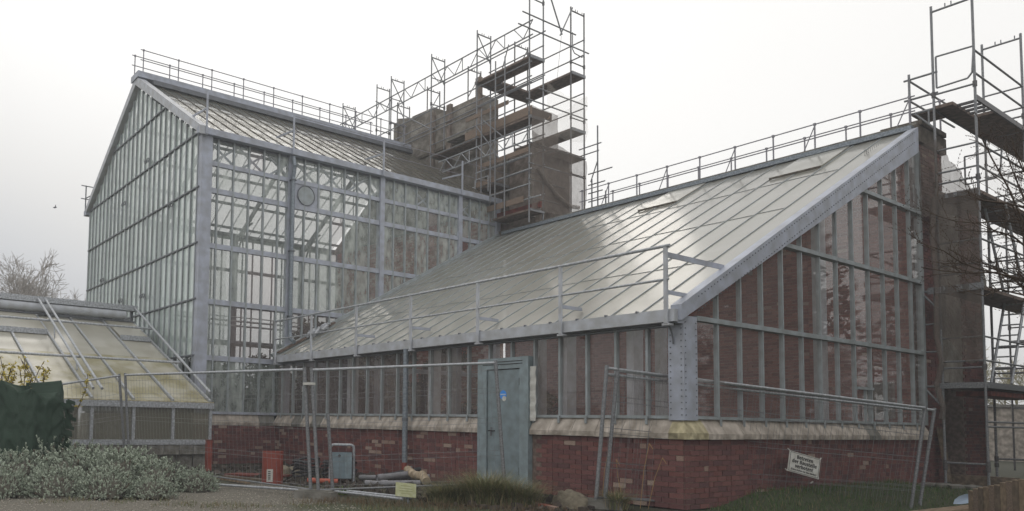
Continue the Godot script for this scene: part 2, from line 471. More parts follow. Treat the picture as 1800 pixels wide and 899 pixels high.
func plinths():
	var t := thing("brick_plinth_wall", "long red brick plinth with pale stone ledge under the lean-to's front glass", "brick wall", Vector3(6.3, 0, -2.5))
	brick_wall(t, Vector3(0.15, 0, -2.44), Vector3.RIGHT, 12.51, 0.0, 1.05, Vector3.BACK, 0.2, 300, 0.06, [[8.22, 9.52]])
	ledge(t, Vector3(0.15, 0, -2.5), Vector3.RIGHT, 12.45, Vector3.BACK, [[8.22, 9.52]])
	t = thing("brick_plinth_wall", "red brick plinth under the glass gable end, its ledge stained yellow at the corner", "brick wall", Vector3(12.6, 0, -7))
	brick_wall(t, Vector3(12.66, 0, -2.442), Vector3.FORWARD, 9.06, 0.0, 1.05, Vector3.RIGHT, 0.2, 300, 0.022)
	ledge(t, Vector3(12.6, 0, -2.95), Vector3.FORWARD, 8.5, Vector3.RIGHT)
	# corner stone, mossy
	var m := Mb.new()
	var x0 := 12.60; var z0 := -2.5; var x1 := 12.74; var z1 := -2.36
	var xb := 12.44; var zb := -2.95
	for e in [[Vector3(xb, 1.055, z1), Vector3(x1, 1.055, z1), Vector3(x1, 1.15, z1), Vector3(xb, 1.15, z1)], [Vector3(x1, 1.055, z1), Vector3(x1, 1.055, zb), Vector3(x1, 1.15, zb), Vector3(x1, 1.15, z1)], [Vector3(xb, 1.15, z1), Vector3(x1, 1.15, z1), Vector3(x0, 1.36, z0), Vector3(xb, 1.36, z0)], [Vector3(x1, 1.15, z1), Vector3(x1, 1.15, zb), Vector3(x0, 1.36, zb), Vector3(x0, 1.36, z0)], [Vector3(xb, 1.36, z0), Vector3(x0, 1.36, z0), Vector3(x0, 1.36, zb), Vector3(xb, 1.36, zb)], [Vector3(xb, 1.055, zb), Vector3(x1, 1.055, zb), Vector3(x1, 1.055, z1), Vector3(xb, 1.055, z1)]]:
		m.quad(e[0], e[1], e[2], e[3])
	obj(t, "corner_stone", m, mats.moss_stone).set_meta("label", "yellow stained corner stone")
	t = thing("brick_plinth_wall", "short red brick plinth under the tall greenhouse beside the red post", "brick wall", Vector3(0, 0, -1.2))
	brick_wall(t, Vector3(0.14, 0, 0.06), Vector3.FORWARD, 2.5, 0.0, 1.05, Vector3.RIGHT, 0.2, 200, 0.04)
	ledge(t, Vector3(0.0, 0, 0.06), Vector3.FORWARD, 2.5, Vector3.RIGHT)
	# the tall brick wall both greenhouses lean against, its bricks seen through the glass
	t = thing("brick_wall", "high dark red brick back wall seen through the lean-to's glass", "brick wall", Vector3(6.3, 0, -11.5))
	brick_wall(t, Vector3(0.3, 0, -11.45), Vector3.RIGHT, 12.15, 0.08, 7.55, Vector3.BACK, 0.5, 300, 0.01, [], "inner_")
	# coping with the walkway
	span(t, "coping", Vector3(1.3, 7.62, -13.0), Vector3(12.66, 7.98, -11.38), mats.coping)
	span(t, "coping", Vector3(1.35, 7.985, -12.95), Vector3(12.62, 8.05, -11.44), mats.stone_dark)
	t = thing("brick_wall", "dark brick wall inside the tall greenhouse behind its plants", "brick wall", Vector3(-5, 0, -11.5))
	brick_wall(t, Vector3(-10.4, 0, -11.45), Vector3.RIGHT, 10.2, 0.08, 9.0, Vector3.BACK, 0.4, 0, 0.25, [], "inner_")
	# the pier at the right end
	t = thing("masonry_pier", "brown masonry pier closing the right end of the wall behind netting", "pier", Vector3(12.3, 0, -12.2))
	brick_wall(t, Vector3(12.60, 0, -11.52), Vector3.FORWARD, 3.7, 0.1, 6.75, Vector3.RIGHT, 0.4, 260, 0.01, [[1.0, 2.2]])
	span(t, "lintel", Vector3(12.16, 2.35, -13.75), Vector3(12.598, 6.74, -12.5), mats.render_wall)
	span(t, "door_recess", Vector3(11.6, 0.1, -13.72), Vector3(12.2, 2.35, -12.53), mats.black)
	brick_wall(t, Vector3(12.59, 0, -11.53), Vector3.FORWARD, 1.35, 6.76, 7.6, Vector3.RIGHT, 0.5, 120, 0.05)
	brick_wall(t, Vector3(12.1, 0, -11.515), Vector3.RIGHT, 0.48, 7.56, 7.6, Vector3.BACK, 0.1, 4, 0.05)
	span(t, "pier_head", Vector3(11.9, 7.99, -12.9), Vector3(12.7, 8.1, -11.5), mats.coping)
	# rendered wall above the roofs
	t = thing("rendered_wall", "grey brown rendered wall rising above the tall greenhouse roof in stepped panels", "wall", Vector3(-3, 8, -12.2))
	for e in [[-6.3, -5.35, 13.9, 14.22], [-5.34, -3.97, 13.9, 14.0], [-3.96, -3.0, 13.5, 13.56], [-2.99, -1.25, 13.5, 13.57]]:
		var w := Mb.new()
		var a := Vector3(e[0], 8.6, -11.72); var b := Vector3(e[1], 8.6, -11.72)
		var ta := Vector3(e[0], e[3], -11.72); var tb := Vector3(e[1], e[2] + 0.06, -11.72)
		var k := Vector3(0, 0, -0.9)
		w.quad(a, b, tb, ta); w.quad(b, b + k, tb + k, tb); w.quad(b + k, a + k, ta + k, tb + k); w.quad(a + k, a, ta, ta + k); w.quad(ta, tb, tb + k, ta + k)
		obj(t, "wall_panel", w, mats.render_wall)
	for e in [[-6.32, 14.0], [-5.5, 12.9], [-3.96, 13.7], [-2.95, 13.7], [-1.32, 14.2]]:
		span(t, "pilaster", Vector3(e[0] - 0.12, 8.6, -11.74), Vector3(e[0] + 0.12, e[1], -11.60), mats.render_wall_warm if e[0] > -5 else mats.render_wall)
	span(t, "string_course", Vector3(-6.3, 12.02, -11.73), Vector3(-1.3, 12.14, -11.66), mats.coping)
	# the lower block under the scaffold
	t = thing("rendered_block", "brown rendered block under the scaffold beside the tall greenhouse roof", "wall", Vector3(0.1, 8, -12.4))
	span(t, "block", Vector3(-1.24, 8.0, -13.5), Vector3(1.42, 10.75, -11.72), mats.render_wall_warm)
	span(t, "block_top", Vector3(-1.2, 10.76, -13.45), Vector3(1.45, 10.86, -11.68), mats.coping)
	for x in [-1.0, 0.1, 1.32]:
		span(t, "pilaster", Vector3(x - 0.1, 8.3, -11.715), Vector3(x + 0.1, 10.74, -11.62), mats.render_wall)
	span(t, "brick_foot", Vector3(-0.2, 7.5, -11.71), Vector3(1.9, 8.0, -11.3), mats.coping)
	span(t, "red_board", Vector3(0.1, 8.42, -11.25), Vector3(2.1, 8.62, -11.2), mats.red_wood)

# ------------------------------------------------------------------ tall greenhouse
func tall_y(x: float) -> float:      # upper face of the roof
	return 9.12 + (0.2 - x) * 0.602 if x > -5.2 else 9.12 + (x + 10.6) * 0.602

func lean_y(z: float) -> float:
	return 3.0 + (-2.26 - z) * 0.537

func pane_quad(t: Node3D, called: String, p: Array, m: Material):
	var q := Mb.new()
	if called.ends_with("pane"):      # no two panes sit at quite the same angle in their putty
		var nn := ((p[1] - p[0]) as Vector3).cross(p[3] - p[0]).normalized()
		var w: Array = p.duplicate()
		for k in 4: w[k] = p[k] + nn * rng.randf_range(-0.005, 0.005)
		p = w
	q.quad(p[0], p[1], p[2], p[3])
	return obj(t, called, q, m)

func tall_house():
	var t := thing("tall_greenhouse", "tall grey framed glass greenhouse with steep gable and white streaked panes", "greenhouse", Vector3(-5.2, 0, -5.5))
	var P: Material = mats.paint
	var rows := [1.38, 2.92, 4.46, 6.0, 7.54, 8.28, 9.0]
	# posts and beams of the long side
	span(t, "corner_post", Vector3(-0.14, 1.36, -0.30), Vector3(0.10, 8.97, 0.02), P)
	for z in [-2.83, -6.17, -9.5]:
		span(t, "post", Vector3(-0.12, 1.36, z - 0.085), Vector3(0.09, 8.97, z + 0.085), P)
	span(t, "post", Vector3(-0.12, 1.36, -11.4), Vector3(0.09, 8.97, -11.2), P)
	for k in range(1, 6):
		span(t, "transom", Vector3(-0.05, rows[k] - (0.12 if k < 5 else 0.10), -11.2), Vector3(0.05, rows[k] + 0.02, -0.3), P)
	span(t, "sill", Vector3(-0.06, 1.35, -11.2), Vector3(0.06, 1.42, -0.3), P)
	span(t, "eave_fascia", Vector3(0.02, 8.965, -11.35), Vector3(0.22, 9.14, 0.16), P)
	span(t, "head_beam", Vector3(-0.2, 8.9, -11.35), Vector3(0.015, 9.06, 0.0), mats.paint_dark)
	var ms := [-0.30]
	for k in 5: ms.append(-0.50 - 0.48 * k)
	for b in 2:
		for k in 8: ms.append(-2.83 - 3.34 * b - 0.4771 * k)
	for k in 5: ms.append(-9.51 - 0.46 * k)
	for z in ms:
		var y0 := 1.4 if z > -2.45 else lean_y(z)
		if y0 < 8.2:
			span(t, "mullion", Vector3(-0.025, y0, z - 0.024), Vector3(0.055, 8.95, z + 0.024), mats.paint_mullion)
	for j in ms.size() - 1:
		var za: float = ms[j] - 0.026
		var zb: float = ms[j + 1] + 0.026
		if za - zb < 0.12: continue
		for r in 6:
			var y0: float = rows[r] + 0.02
			var y1: float = rows[r + 1] - 0.10
			if zb < -2.45 and y1 < lean_y(zb) - 0.5: continue
			if r == 4 and za < -2.86 and zb > -3.85: continue
			var m: Material = mats["streaked_pane%d" % (rng.randi() % 3)]
			if r < 2 and rng.randf() < 0.6 or rng.randf() < 0.06: m = mats["clear_pane%d" % (rng.randi() % 4)]
			pane_quad(t, "pane", [Vector3(0.01, y0, za), Vector3(0.01, y0, zb), Vector3(0.01, y1, zb), Vector3(0.01, y1, za)], m)
	# the grey panel with its round cover
	span(t, "vent_panel", Vector3(-0.01, 7.57, -3.84), Vector3(0.03, 8.18, -2.92), P)
	var disc := Mb.new()
	disc.tube(Vector3(0.03, 7.87, -3.36), Vector3(0.05, 7.87, -3.36), 0.29, 0.29, 32, Color.WHITE, true)
	obj(t, "round_cover", disc, mats.paint_mullion)
	var ring := Mb.new()
	for k in 32:
		var a := TAU * k / 32; var b := TAU * (k + 1) / 32
		ring.tube(Vector3(0.05, 7.87 + sin(a) * 0.29, -3.36 + cos(a) * 0.29), Vector3(0.05, 7.87 + sin(b) * 0.29, -3.36 + cos(b) * 0.29), 0.016, 0.016, 5)
	obj(t, "cover_ring", ring, mats.paint_dark)
	# lattice girder inside the top row
	for x in [-0.13]:
		for k in 12:
			var a := -0.3 - k * 0.9083
			var b := a - 0.9083
			bar(t, "lattice_bar", Vector3(x, 8.26, a), Vector3(x, 8.92, b), 0.03, 0.06, P)
			bar(t, "lattice_bar", Vector3(x - 0.032, 8.92, a), Vector3(x - 0.032, 8.26, b), 0.03, 0.06, P)
			span(t, "gusset", Vector3(x - 0.06, 8.2, a - 0.09), Vector3(x - 0.045, 8.38, a + 0.09), P)
	# gable
	var gx := []
	for k in 25: gx.append(-0.14 - 10.2 * k / 24.0)
	for k in 25:
		var x: float = gx[k]
		var w := 0.05 if k % 5 == 4 else 0.02
		span(t, "gable_mullion", Vector3(x - w, 1.4, -0.05), Vector3(x + w, tall_y(x) - 0.25, 0.045), mats.paint_mullion)
	for k in range(1, 8):
		var y := 1.38 + 1.54 * k
		var half := 5.2 if y < 9.0 else (tall_y(-5.2) - 0.25 - y) / 0.602
		if half > 0.3:
			span(t, "gable_transom", Vector3(-5.2 - half, y - 0.02, -0.03), Vector3(-5.2 + half, y + 0.02, 0.06), mats.paint_dark)
	for j in 24:
		var xa: float = gx[j + 1] + 0.04
		var xb: float = gx[j] - 0.04
		for r in 7:
			var y0 := 1.38 + 1.54 * r + 0.03
			var y1 := y0 + 1.48
			var ya := minf(y1, tall_y(xa) - 0.3)
			var yb := minf(y1, tall_y(xb) - 0.3)
			if maxf(ya, yb) < y0 + 0.1 or (r == 0): continue
			pane_quad(t, "gable_pane", [Vector3(xa, y0, 0.01), Vector3(xb, y0, 0.01), Vector3(xb, maxf(yb, y0), 0.01), Vector3(xa, maxf(ya, y0), 0.01)], mats["green_pane%d" % (rng.randi() % 4)])
	for e in [[9, 9.3], [9, 5.0], [14, 8.4], [14, 5.1], [4, 7.4], [19, 6.1]]:
		var oo := Mb.new()
		for s in [-0.11, 0.11]:
			for k in 10:
				var a := TAU * k / 10; var b := TAU * (k + 1) / 10
				oo.tube(Vector3(gx[e[0]] + s + cos(a) * 0.09, e[1] + sin(a) * 0.06, 0.12), Vector3(gx[e[0]] + s + cos(b) * 0.09, e[1] + sin(b) * 0.06, 0.12), 0.016, 0.016, 5)
		obj(t, "ring_bracket", oo, mats.paint_dark)
	# rakes and ridge
	for s in [0, 1]:
		var m := Mb.new()
		var p := [Vector3(0.24, 8.93, 0.16), Vector3(-5.2, 12.20, 0.16), Vector3(-5.2, 12.50, 0.16), Vector3(0.24, 9.16, 0.16)]
		if s == 1:
			for k in 4: p[k].x = -10.4 - p[k].x
		var d := Vector3(0, 0, -0.24)
		m.quad(p[0], p[1], p[2], p[3]); m.quad(p[0] + d, p[1] + d, p[2] + d, p[3] + d); m.quad(p[3], p[2], p[2] + d, p[3] + d); m.quad(p[0], p[1], p[1] + d, p[0] + d); m.quad(p[0], p[3], p[3] + d, p[0] + d)
		obj(t, "rake_beam", m, mats.paint_pale)
	span(t, "ridge_cap", Vector3(-5.55, 12.36, -11.3), Vector3(-4.85, 12.56, 0.2), mats.paint)
	span(t, "ridge_vent", Vector3(-5.0, 12.18, -11.3), Vector3(-4.75, 12.33, -0.3), mats.paint_dark)
	# roof panels, near and far slope
	var n := 23
	for k in n:
		var za := -0.12 - 11.1 * k / n
		var zb := -0.12 - 11.1 * (k + 1) / n
		for s in [0, 1]:
			var q := [Vector3(0.18, 9.13, za), Vector3(0.18, 9.13, zb), Vector3(-5.0, 12.25, zb), Vector3(-5.0, 12.25, za)]
			if s == 1:
				for e in 4: q[e].x = -10.4 - q[e].x
			pane_quad(t, "roof_panel", q, mats["tall_roof_pane%d" % (rng.randi() % 3)] if s == 0 else mats["green_pane2"])
			bar(t, "roof_rib", q[0] + Vector3(0, 0.006, 0), q[3] + Vector3(0, 0.006, 0), 0.026, 0.026, mats.paint_dark if s else mats.coping)
	for s in [0, 1]:
		for k in 5:
			var f := 0.08 + 0.22 * k
			var x := 0.1 - 5.1 * f
			var y := tall_y(x) - 0.14
			if s == 1: x = -10.4 - x
			span(t, "purlin", Vector3(x - 0.03, y - 0.05, -11.3), Vector3(x + 0.03, y + 0.05, -0.1), mats.paint_dark)
	for z in [-0.2, -2.83, -6.17, -9.5]:
		for s in [0, 1]:
			var a := Vector3(-0.25, 8.85, z); var b := Vector3(-5.2, 11.85, z)
			if s == 1: a.x = -10.15; 
			bar(t, "rafter", a, b, 0.07, 0.20, mats.paint_dark)
			# curved knee bracket
			var kn := Mb.new()
			var x0 := -0.12 if s == 0 else -10.28
			var sg := -1.0 if s == 0 else 1.0
			for e in 7:
				var f := PI * 0.5 * e / 7.0; var g := PI * 0.5 * (e + 1) / 7.0
				kn.tube(Vector3(x0 + sg * (1.4 - 1.4 * cos(f)), 7.3 + 2.0 * sin(f), z), Vector3(x0 + sg * (1.4 - 1.4 * cos(g)), 7.3 + 2.0 * sin(g), z), 0.045, 0.045, 6)
			obj(t, "knee_bracket", kn, mats.paint_dark)
	# far long side
	var fm := Mb.new()
	for k in 24:
		fm.box(Vector3(-10.4, 5.2, -0.2 - 11.2 * k / 23.0), Vector3(0.06, 7.7, 0.05))
	obj(t, "far_mullions", fm, mats.paint_dark, "stuff")
	for z in [-0.2, -2.83, -6.17, -9.5]:
		span(t, "far_post", Vector3(-10.5, 0.1, z - 0.1), Vector3(-10.3, 9.0, z + 0.1), mats.paint_dark)
	for k in 6:
		span(t, "far_transom", Vector3(-10.46, 1.38 + 1.54 * k - 0.06, -11.3), Vector3(-10.34, 1.38 + 1.54 * k + 0.06, -0.1), mats.paint_dark)
	span(t, "far_plinth", Vector3(-10.6, 0, -11.4), Vector3(-10.3, 1.3, 0), mats.concrete)
	span(t, "gable_plinth", Vector3(-10.5, 0, -0.2), Vector3(-0.1, 1.34, 0.05), mats.concrete)
	for k in 4:
		pane_quad(t, "far_pane", [Vector3(-10.42, 1.38, -0.2 - 2.8 * k), Vector3(-10.42, 1.38, -3.0 - 2.8 * k), Vector3(-10.42, 9.0, -3.0 - 2.8 * k), Vector3(-10.42, 9.0, -0.2 - 2.8 * k)], mats["green_pane%d" % k])
	span(t, "far_eave", Vector3(-10.75, 8.95, -11.3), Vector3(-10.45, 9.14, 0.16), P)
	# brick gable over the back wall, under the roof
	var gw := Mb.new()
	gw.quad(Vector3(-10.5, 8.9, -11.18), Vector3(0.1, 8.9, -11.18), Vector3(-5.2, 12.32, -11.18), Vector3(-5.2, 12.32, -11.18))
	gw.quad(Vector3(0.1, 8.9, -11.30), Vector3(-10.5, 8.9, -11.30), Vector3(-5.2, 12.32, -11.30), Vector3(-5.2, 12.32, -11.30))
	obj(t, "inner_gable", gw, mats.concrete)
	# galleries and pipes inside
	for y in [5.1, 5.3]:
		tube(t, "heating_pipe", Vector3(-9.8, y, -0.5), Vector3(-9.8, y, -11.2), 0.04, mats.heating_pipe)
	span(t, "gallery", Vector3(-10.3, 4.3, -11.3), Vector3(-9.3, 4.42, -0.3), mats.paint_dark)
	for z in [-1.2, -2.2, -4.2, -5.2, -7.5, -9.0]:
		tube(t, "gallery_post", Vector3(-9.3, 4.4, z), Vector3(-9.3, 5.4, z), 0.02, mats.paint_mullion)
	tube(t, "gallery_rail", Vector3(-9.3, 5.4, -0.3), Vector3(-9.3, 5.4, -11.2), 0.022, mats.paint_mullion)
	# rain pipe on the second post
	var dp := Mb.new()
	dp.path([Vector3(0.16, 8.9, -2.83), Vector3(0.24, 8.6, -2.83), Vector3(0.17, 8.3, -2.83), Vector3(0.17, 3.75, -2.83), Vector3(0.22, 3.55, -2.83), Vector3(0.42, 3.45, -2.83)], 0.062, 10)
	obj(t, "rain_pipe", dp, mats.zinc_pipe)
	for y in [8.2, 6.1, 4.2]:
		span(t, "pipe_clip", Vector3(0.09, y, -2.91), Vector3(0.245, y + 0.03, -2.75), mats.paint_dark)

# ------------------------------------------------------------------ lean-to greenhouse
func lean_to():
	var t := thing("lean_to_greenhouse", "lower lean-to greenhouse with long sloping white glazed roof and clear front panes", "greenhouse", Vector3(6.3, 0, -7))
	var P: Material = mats.paint
	var xs := []
	for k in 22: xs.append(12.02 - 0.579 * k)
	# front
	for x in xs:
		if x > 8.36 and x < 9.68 or x < 0.2: continue
		span(t, "front_mullion", Vector3(x - 0.022, 1.36, -2.53), Vector3(x + 0.022, 2.84, -2.45), mats.paint_mullion)
		span(t, "mullion_foot", Vector3(x - 0.02, 1.27, -2.44), Vector3(x + 0.02, 1.40, -2.42), mats.paint_mullion)
	span(t, "front_sill", Vector3(0.15, 1.362, -2.54), Vector3(8.38, 1.41, -2.46), mats.paint_mullion)
	span(t, "front_sill", Vector3(9.68, 1.362, -2.54), Vector3(12.40, 1.41, -2.46), mats.paint_mullion)
	span(t, "front_head", Vector3(0.15, 2.78, -2.56), Vector3(12.40, 2.86, -2.44), P)
	var edge := [12.41] + xs
	for k in edge.size() - 1:
		var xa: float = maxf(edge[k + 1] + 0.022, 0.15)
		var xb: float = edge[k] - 0.022
		if xa > 8.4 and xb < 9.7 or xb < 0.2: continue
		if xa < 8.36 and xb > 8.4: xb = 8.38
		pane_quad(t, "front_pane", [Vector3(xa, 1.41, -2.5), Vector3(xb, 1.41, -2.5), Vector3(xb, 2.79, -2.5), Vector3(xa, 2.79, -2.5)], mats["clear_pane%d" % (rng.randi() % 4)])
	# corner post with rivets
	span(t, "corner_post", Vector3(12.40, 1.34, -2.80), Vector3(12.66, 2.93, -2.44), P)
	var rv := Mb.new()
	for k in 16:
		for x in [12.44, 12.62]:
			rv.box(Vector3(x, 1.42 + 0.094 * k, -2.437), Vector3(0.018, 0.018, 0.012))
		for z in [-2.48, -2.76]:
			rv.box(Vector3(12.663, 1.42 + 0.094 * k, z), Vector3(0.012, 0.018, 0.018))
	for k in 95:
		var z := -2.75 - 8.35 * k / 95.0
		rv.box(Vector3(12.722, lean_y(z) - 0.02, z), Vector3(0.012, 0.018, 0.018))
		rv.box(Vector3(12.722, lean_y(z) - 0.24, z), Vector3(0.012, 0.018, 0.018))
	obj(t, "rivets", rv, mats.paint_dark, "stuff")
	# eave
	span(t, "eave_fascia", Vector3(0.46, 2.82, -2.30), Vector3(12.66, 3.01, -2.20), mats.paint_pale)
	span(t, "gutter_bottom", Vector3(0.46, 2.80, -2.50), Vector3(12.64, 2.825, -2.305), mats.paint_dark)
	span(t, "gutter_end", Vector3(12.40, 2.80, -2.55), Vector3(12.66, 3.0, -2.305), P)
	var cb := Mb.new()
	for k in 6:
		var f := PI * 0.5 * k / 6.0; var g := PI * 0.5 * (k + 1) / 6.0
		cb.tube(Vector3(12.5, 2.50 + 0.3 * sin(f), -2.42 + 0.2 * (1 - cos(f))), Vector3(12.5, 2.50 + 0.3 * sin(g), -2.42 + 0.2 * (1 - cos(g))), 0.014, 0.014, 5)
	obj(t, "scroll_bracket", cb, mats.paint_dark)
	# roof
	var rx := [12.56] + xs
	for k in rx.size() - 1:
		var xa: float = maxf(rx[k + 1], 0.06)
		var xb: float = rx[k]
		if xb < 0.3: continue
		pane_quad(t, "roof_panel", [Vector3(xa, 2.99, -2.28), Vector3(xb, 2.99, -2.28), Vector3(xb, lean_y(-11.3) - 0.02, -11.3), Vector3(xa, lean_y(-11.3) - 0.02, -11.3)], mats["roof_pane%d" % (rng.randi() % 3)])
		if xa > 0.1:
			bar(t, "roof_rib", Vector3(xa, lean_y(-2.24) - 0.012, -2.24), Vector3(xa, lean_y(-11.3) - 0.012, -11.3), 0.016, 0.020, mats.paint_mullion)
			span(t, "rib_foot", Vector3(xa - 0.014, 3.0, -2.24), Vector3(xa + 0.014, 3.03, -2.185), mats.paint_dark)
	for z in [-4.4, -6.9, -9.2]:
		for k in xs.size() - 1:       # where one sheet of glazing laps over the next
			var o := rng.randf_range(-0.04, 0.04)
			if xs[k + 1] > 0.1:
				bar(t, "sheet_lap", Vector3(xs[k + 1] + 0.02, lean_y(z + o) - 0.014, z + o), Vector3(xs[k] - 0.02, lean_y(z + o) - 0.014, z + o), 0.012, 0.006, mats.paint_mullion)
	for z in [-3.9, -5.4, -6.9, -8.4, -9.9]:
		span(t, "purlin", Vector3(0.1, lean_y(z) - 0.18, z - 0.03), Vector3(12.55, lean_y(z) - 0.07, z + 0.03), mats.paint_pale)
	for x in [1.5, 5.0, 8.5]:
		bar(t, "rafter", Vector3(x, lean_y(-2.5) - 0.3, -2.5), Vector3(x, lean_y(-11.4) - 0.3, -11.4), 0.10, 0.18, mats.paint_pale)
	for e in [7.388, 10.862]:
		var v := Mb.new()
		var d := Vector3(0, 0.035, 0)
		var p := [Vector3(e - 0.56, lean_y(-9.7), -9.7), Vector3(e + 0.56, lean_y(-9.7), -9.7), Vector3(e + 0.56, lean_y(-11.1), -11.1), Vector3(e - 0.56, lean_y(-11.1), -11.1)]
		v.quad(p[0] + d, p[1] + d, p[2] + d, p[3] + d)
		obj(t, "roof_vent", v, mats.roof_pane0)
		bar(t, "vent_edge", p[0] + d * 0.6, p[1] + d * 0.6, 0.03, 0.04, mats.coping)
	span(t, "ridge_flashing", Vector3(0.3, 7.84, -11.42), Vector3(12.6, 7.94, -11.22), mats.zinc_pipe)
	bar(t, "side_flashing", Vector3(0.09, lean_y(-2.3) + 0.03, -2.3), Vector3(0.09, lean_y(-11.3) + 0.03, -11.3), 0.12, 0.10, mats.paint_mullion)
	bar(t, "wall_gutter", Vector3(0.27, lean_y(-2.4) + 0.05, -2.4), Vector3(0.27, lean_y(-4.3) + 0.05, -4.3), 0.12, 0.05, mats.deck_under)
	# right gable
	var zs := []
	for k in 12: zs.append(-3.43 - 0.681 * k)
	for z in zs:
		span(t, "gable_mullion", Vector3(12.56, 1.36, z - 0.019), Vector3(12.635, lean_y(z) - 0.22, z + 0.019), mats.paint_mullion)
		span(t, "mullion_foot", Vector3(12.652, 1.26, z - 0.02), Vector3(12.67, 1.40, z + 0.02), mats.paint_mullion)
	span(t, "gable_end_post", Vector3(12.52, 1.36, -11.55), Vector3(12.64, 7.4, -11.43), mats.paint_mullion)
	span(t, "gable_sill", Vector3(12.54, 1.362, -11.43), Vector3(12.65, 1.41, -2.81), mats.paint_mullion)
	for k in range(1, 5):
		var y := 1.38 + 1.54 * k
		var z0 := minf(-2.81, -2.26 - (y + 0.2 - 3.0) / 0.537)
		if z0 > -11.2:
			span(t, "gable_transom", Vector3(12.53, y - 0.04, -11.43), Vector3(12.66, y + 0.035, z0), mats.paint_mullion)
	var ze := [-2.80] + zs + [-11.45]
	for j in ze.size() - 1:
		var za: float = ze[j] - 0.024
		var zb: float = ze[j + 1] + 0.024
		for r in 5:
			var y0 := 1.38 + 1.54 * r + 0.035
			var y1 := y0 + 1.46
			var ya := minf(y1, lean_y(za) - 0.22)
			var yb := minf(y1, lean_y(zb) - 0.22)
			if yb < y0 + 0.05: continue
			pane_quad(t, "gable_pane", [Vector3(12.6, y0, za), Vector3(12.6, y0, zb), Vector3(12.6, yb, zb), Vector3(12.6, maxf(ya, y0), za)], mats["clear_pane%d" % (rng.randi() % 4)])
	span(t, "vent_window_head", Vector3(12.62, 2.02, -8.86), Vector3(12.68, 2.07, -8.21), mats.paint_mullion)
	span(t, "vent_window_bar", Vector3(12.62, 1.41, -8.56), Vector3(12.66, 2.02, -8.53), mats.paint_mullion)
	# rake
	var m := Mb.new()
	var p := [Vector3(12.72, 2.84, -2.30), Vector3(12.72, 7.30, -11.25), Vector3(12.72, 7.86, -11.25), Vector3(12.72, 3.08, -2.30)]
	var d := Vector3(-0.18, 0, 0)
	m.quad(p[0], p[1], p[2], p[3]); m.quad(p[0] + d, p[3] + d, p[2] + d, p[1] + d); m.quad(p[3], p[2], p[2] + d, p[3] + d); m.quad(p[1] + d, p[1], p[0], p[0] + d); m.quad(p[0] + d, p[0], p[3], p[3] + d); m.quad(p[1], p[1] + d, p[2] + d, p[2])
	obj(t, "rake_beam", m, P)
	# inside: floor, columns, pipes, planting benches
	span(t, "floor", Vector3(0.2, 0.02, -11.4), Vector3(12.4, 0.08, -2.66), mats.screed)
	for e in [[12.36, -7.4], [9.0, -7.4], [5.5, -7.4], [2.0, -7.4], [11.35, -3.1], [9.95, -3.1], [6.2, -3.1], [3.0, -3.1]]:
		span(t, "inner_column", Vector3(e[0] - 0.07, 0.09, e[1] - 0.13), Vector3(e[0] + 0.07, lean_y(e[1]) - 0.35, e[1] + 0.13), mats.paint_pale)
	for x in [9.0, 5.5, 2.0]:
		bar(t, "inner_tie", Vector3(x, 5.2, -7.4), Vector3(x, 5.2, -11.3), 0.06, 0.12, mats.paint_pale)
	for y in [0.5, 0.7, 0.9]:
		tube(t, "heating_pipe", Vector3(0.5, y, -2.75), Vector3(8.2, y, -2.75), 0.035, mats.heating_pipe)
	span(t, "wall_box", Vector3(11.6, 1.5, -11.35), Vector3(12.1, 2.3, -11.2), mats.stone_dark)
	# blue grey door
	var D := sub(t, "door", "blue grey steel door with a blue round sticker")
	span(D, "door_frame", Vector3(8.36, 0.02, -2.56), Vector3(8.60, 2.48, -2.34), mats.door_frame_paint)
	span(D, "door_frame", Vector3(9.45, -0.02, -2.56), Vector3(9.66, 2.48, -2.34), mats.door_frame_paint)
	span(D, "door_frame", Vector3(8.60, 2.27, -2.555), Vector3(9.45, 2.478, -2.342), mats.door_frame_paint)
	pane_quad(t, "front_pane", [Vector3(8.38, 2.48, -2.5), Vector3(9.68, 2.48, -2.5), Vector3(9.68, 2.79, -2.5), Vector3(8.38, 2.79, -2.5)], mats.clear_pane3)
	for x in [8.56, 9.14]:
		span(t, "front_mullion", Vector3(x - 0.02, 2.482, -2.53), Vector3(x + 0.02, 2.78, -2.45), mats.paint_mullion)
	span(D, "frame_slot", Vector3(8.50, 2.40, -2.34), Vector3(9.52, 2.412, -2.333), mats.black)
	span(D, "frame_slot", Vector3(8.50, 2.35, -2.34), Vector3(9.52, 2.362, -2.333), mats.black)
	span(D, "door_gap", Vector3(8.60, 0.03, -2.5), Vector3(9.45, 2.27, -2.42), mats.dark_gap)
	span(D, "door_leaf", Vector3(8.622, 0.06, -2.42), Vector3(9.435, 2.252, -2.365), mats.door_paint)
	for y in [0.3, 1.95]:
		tube(D, "hinge", Vector3(9.445, y, -2.352), Vector3(9.445, y + 0.14, -2.352), 0.014, mats.black)
	span(D, "lock_plate", Vector3(8.69, 1.0, -2.364), Vector3(8.735, 1.17, -2.356), mats.paint_dark)
	tube(D, "handle", Vector3(8.71, 1.10, -2.36), Vector3(8.71, 1.10, -2.30), 0.012, mats.black)
	tube(D, "handle", Vector3(8.70, 1.10, -2.30), Vector3(8.86, 1.10, -2.30), 0.011, mats.black)
	var st := Mb.new()
	st.tube(Vector3(9.02, 1.78, -2.364), Vector3(9.02, 1.78, -2.361), 0.085, 0.085, 20, Color.WHITE, true)
	obj(D, "sticker", st, mats.blue)
	span(D, "sticker_stripe", Vector3(8.95, 1.775, -2.361), Vector3(9.09, 1.80, -2.359), mats.pale_metal)
	st = Mb.new()
	st.tube(Vector3(9.05, 1.71, -2.361), Vector3(9.05, 1.71, -2.358), 0.05, 0.05, 16, Color.WHITE, true)
	obj(D, "sticker_badge", st, mats.white)
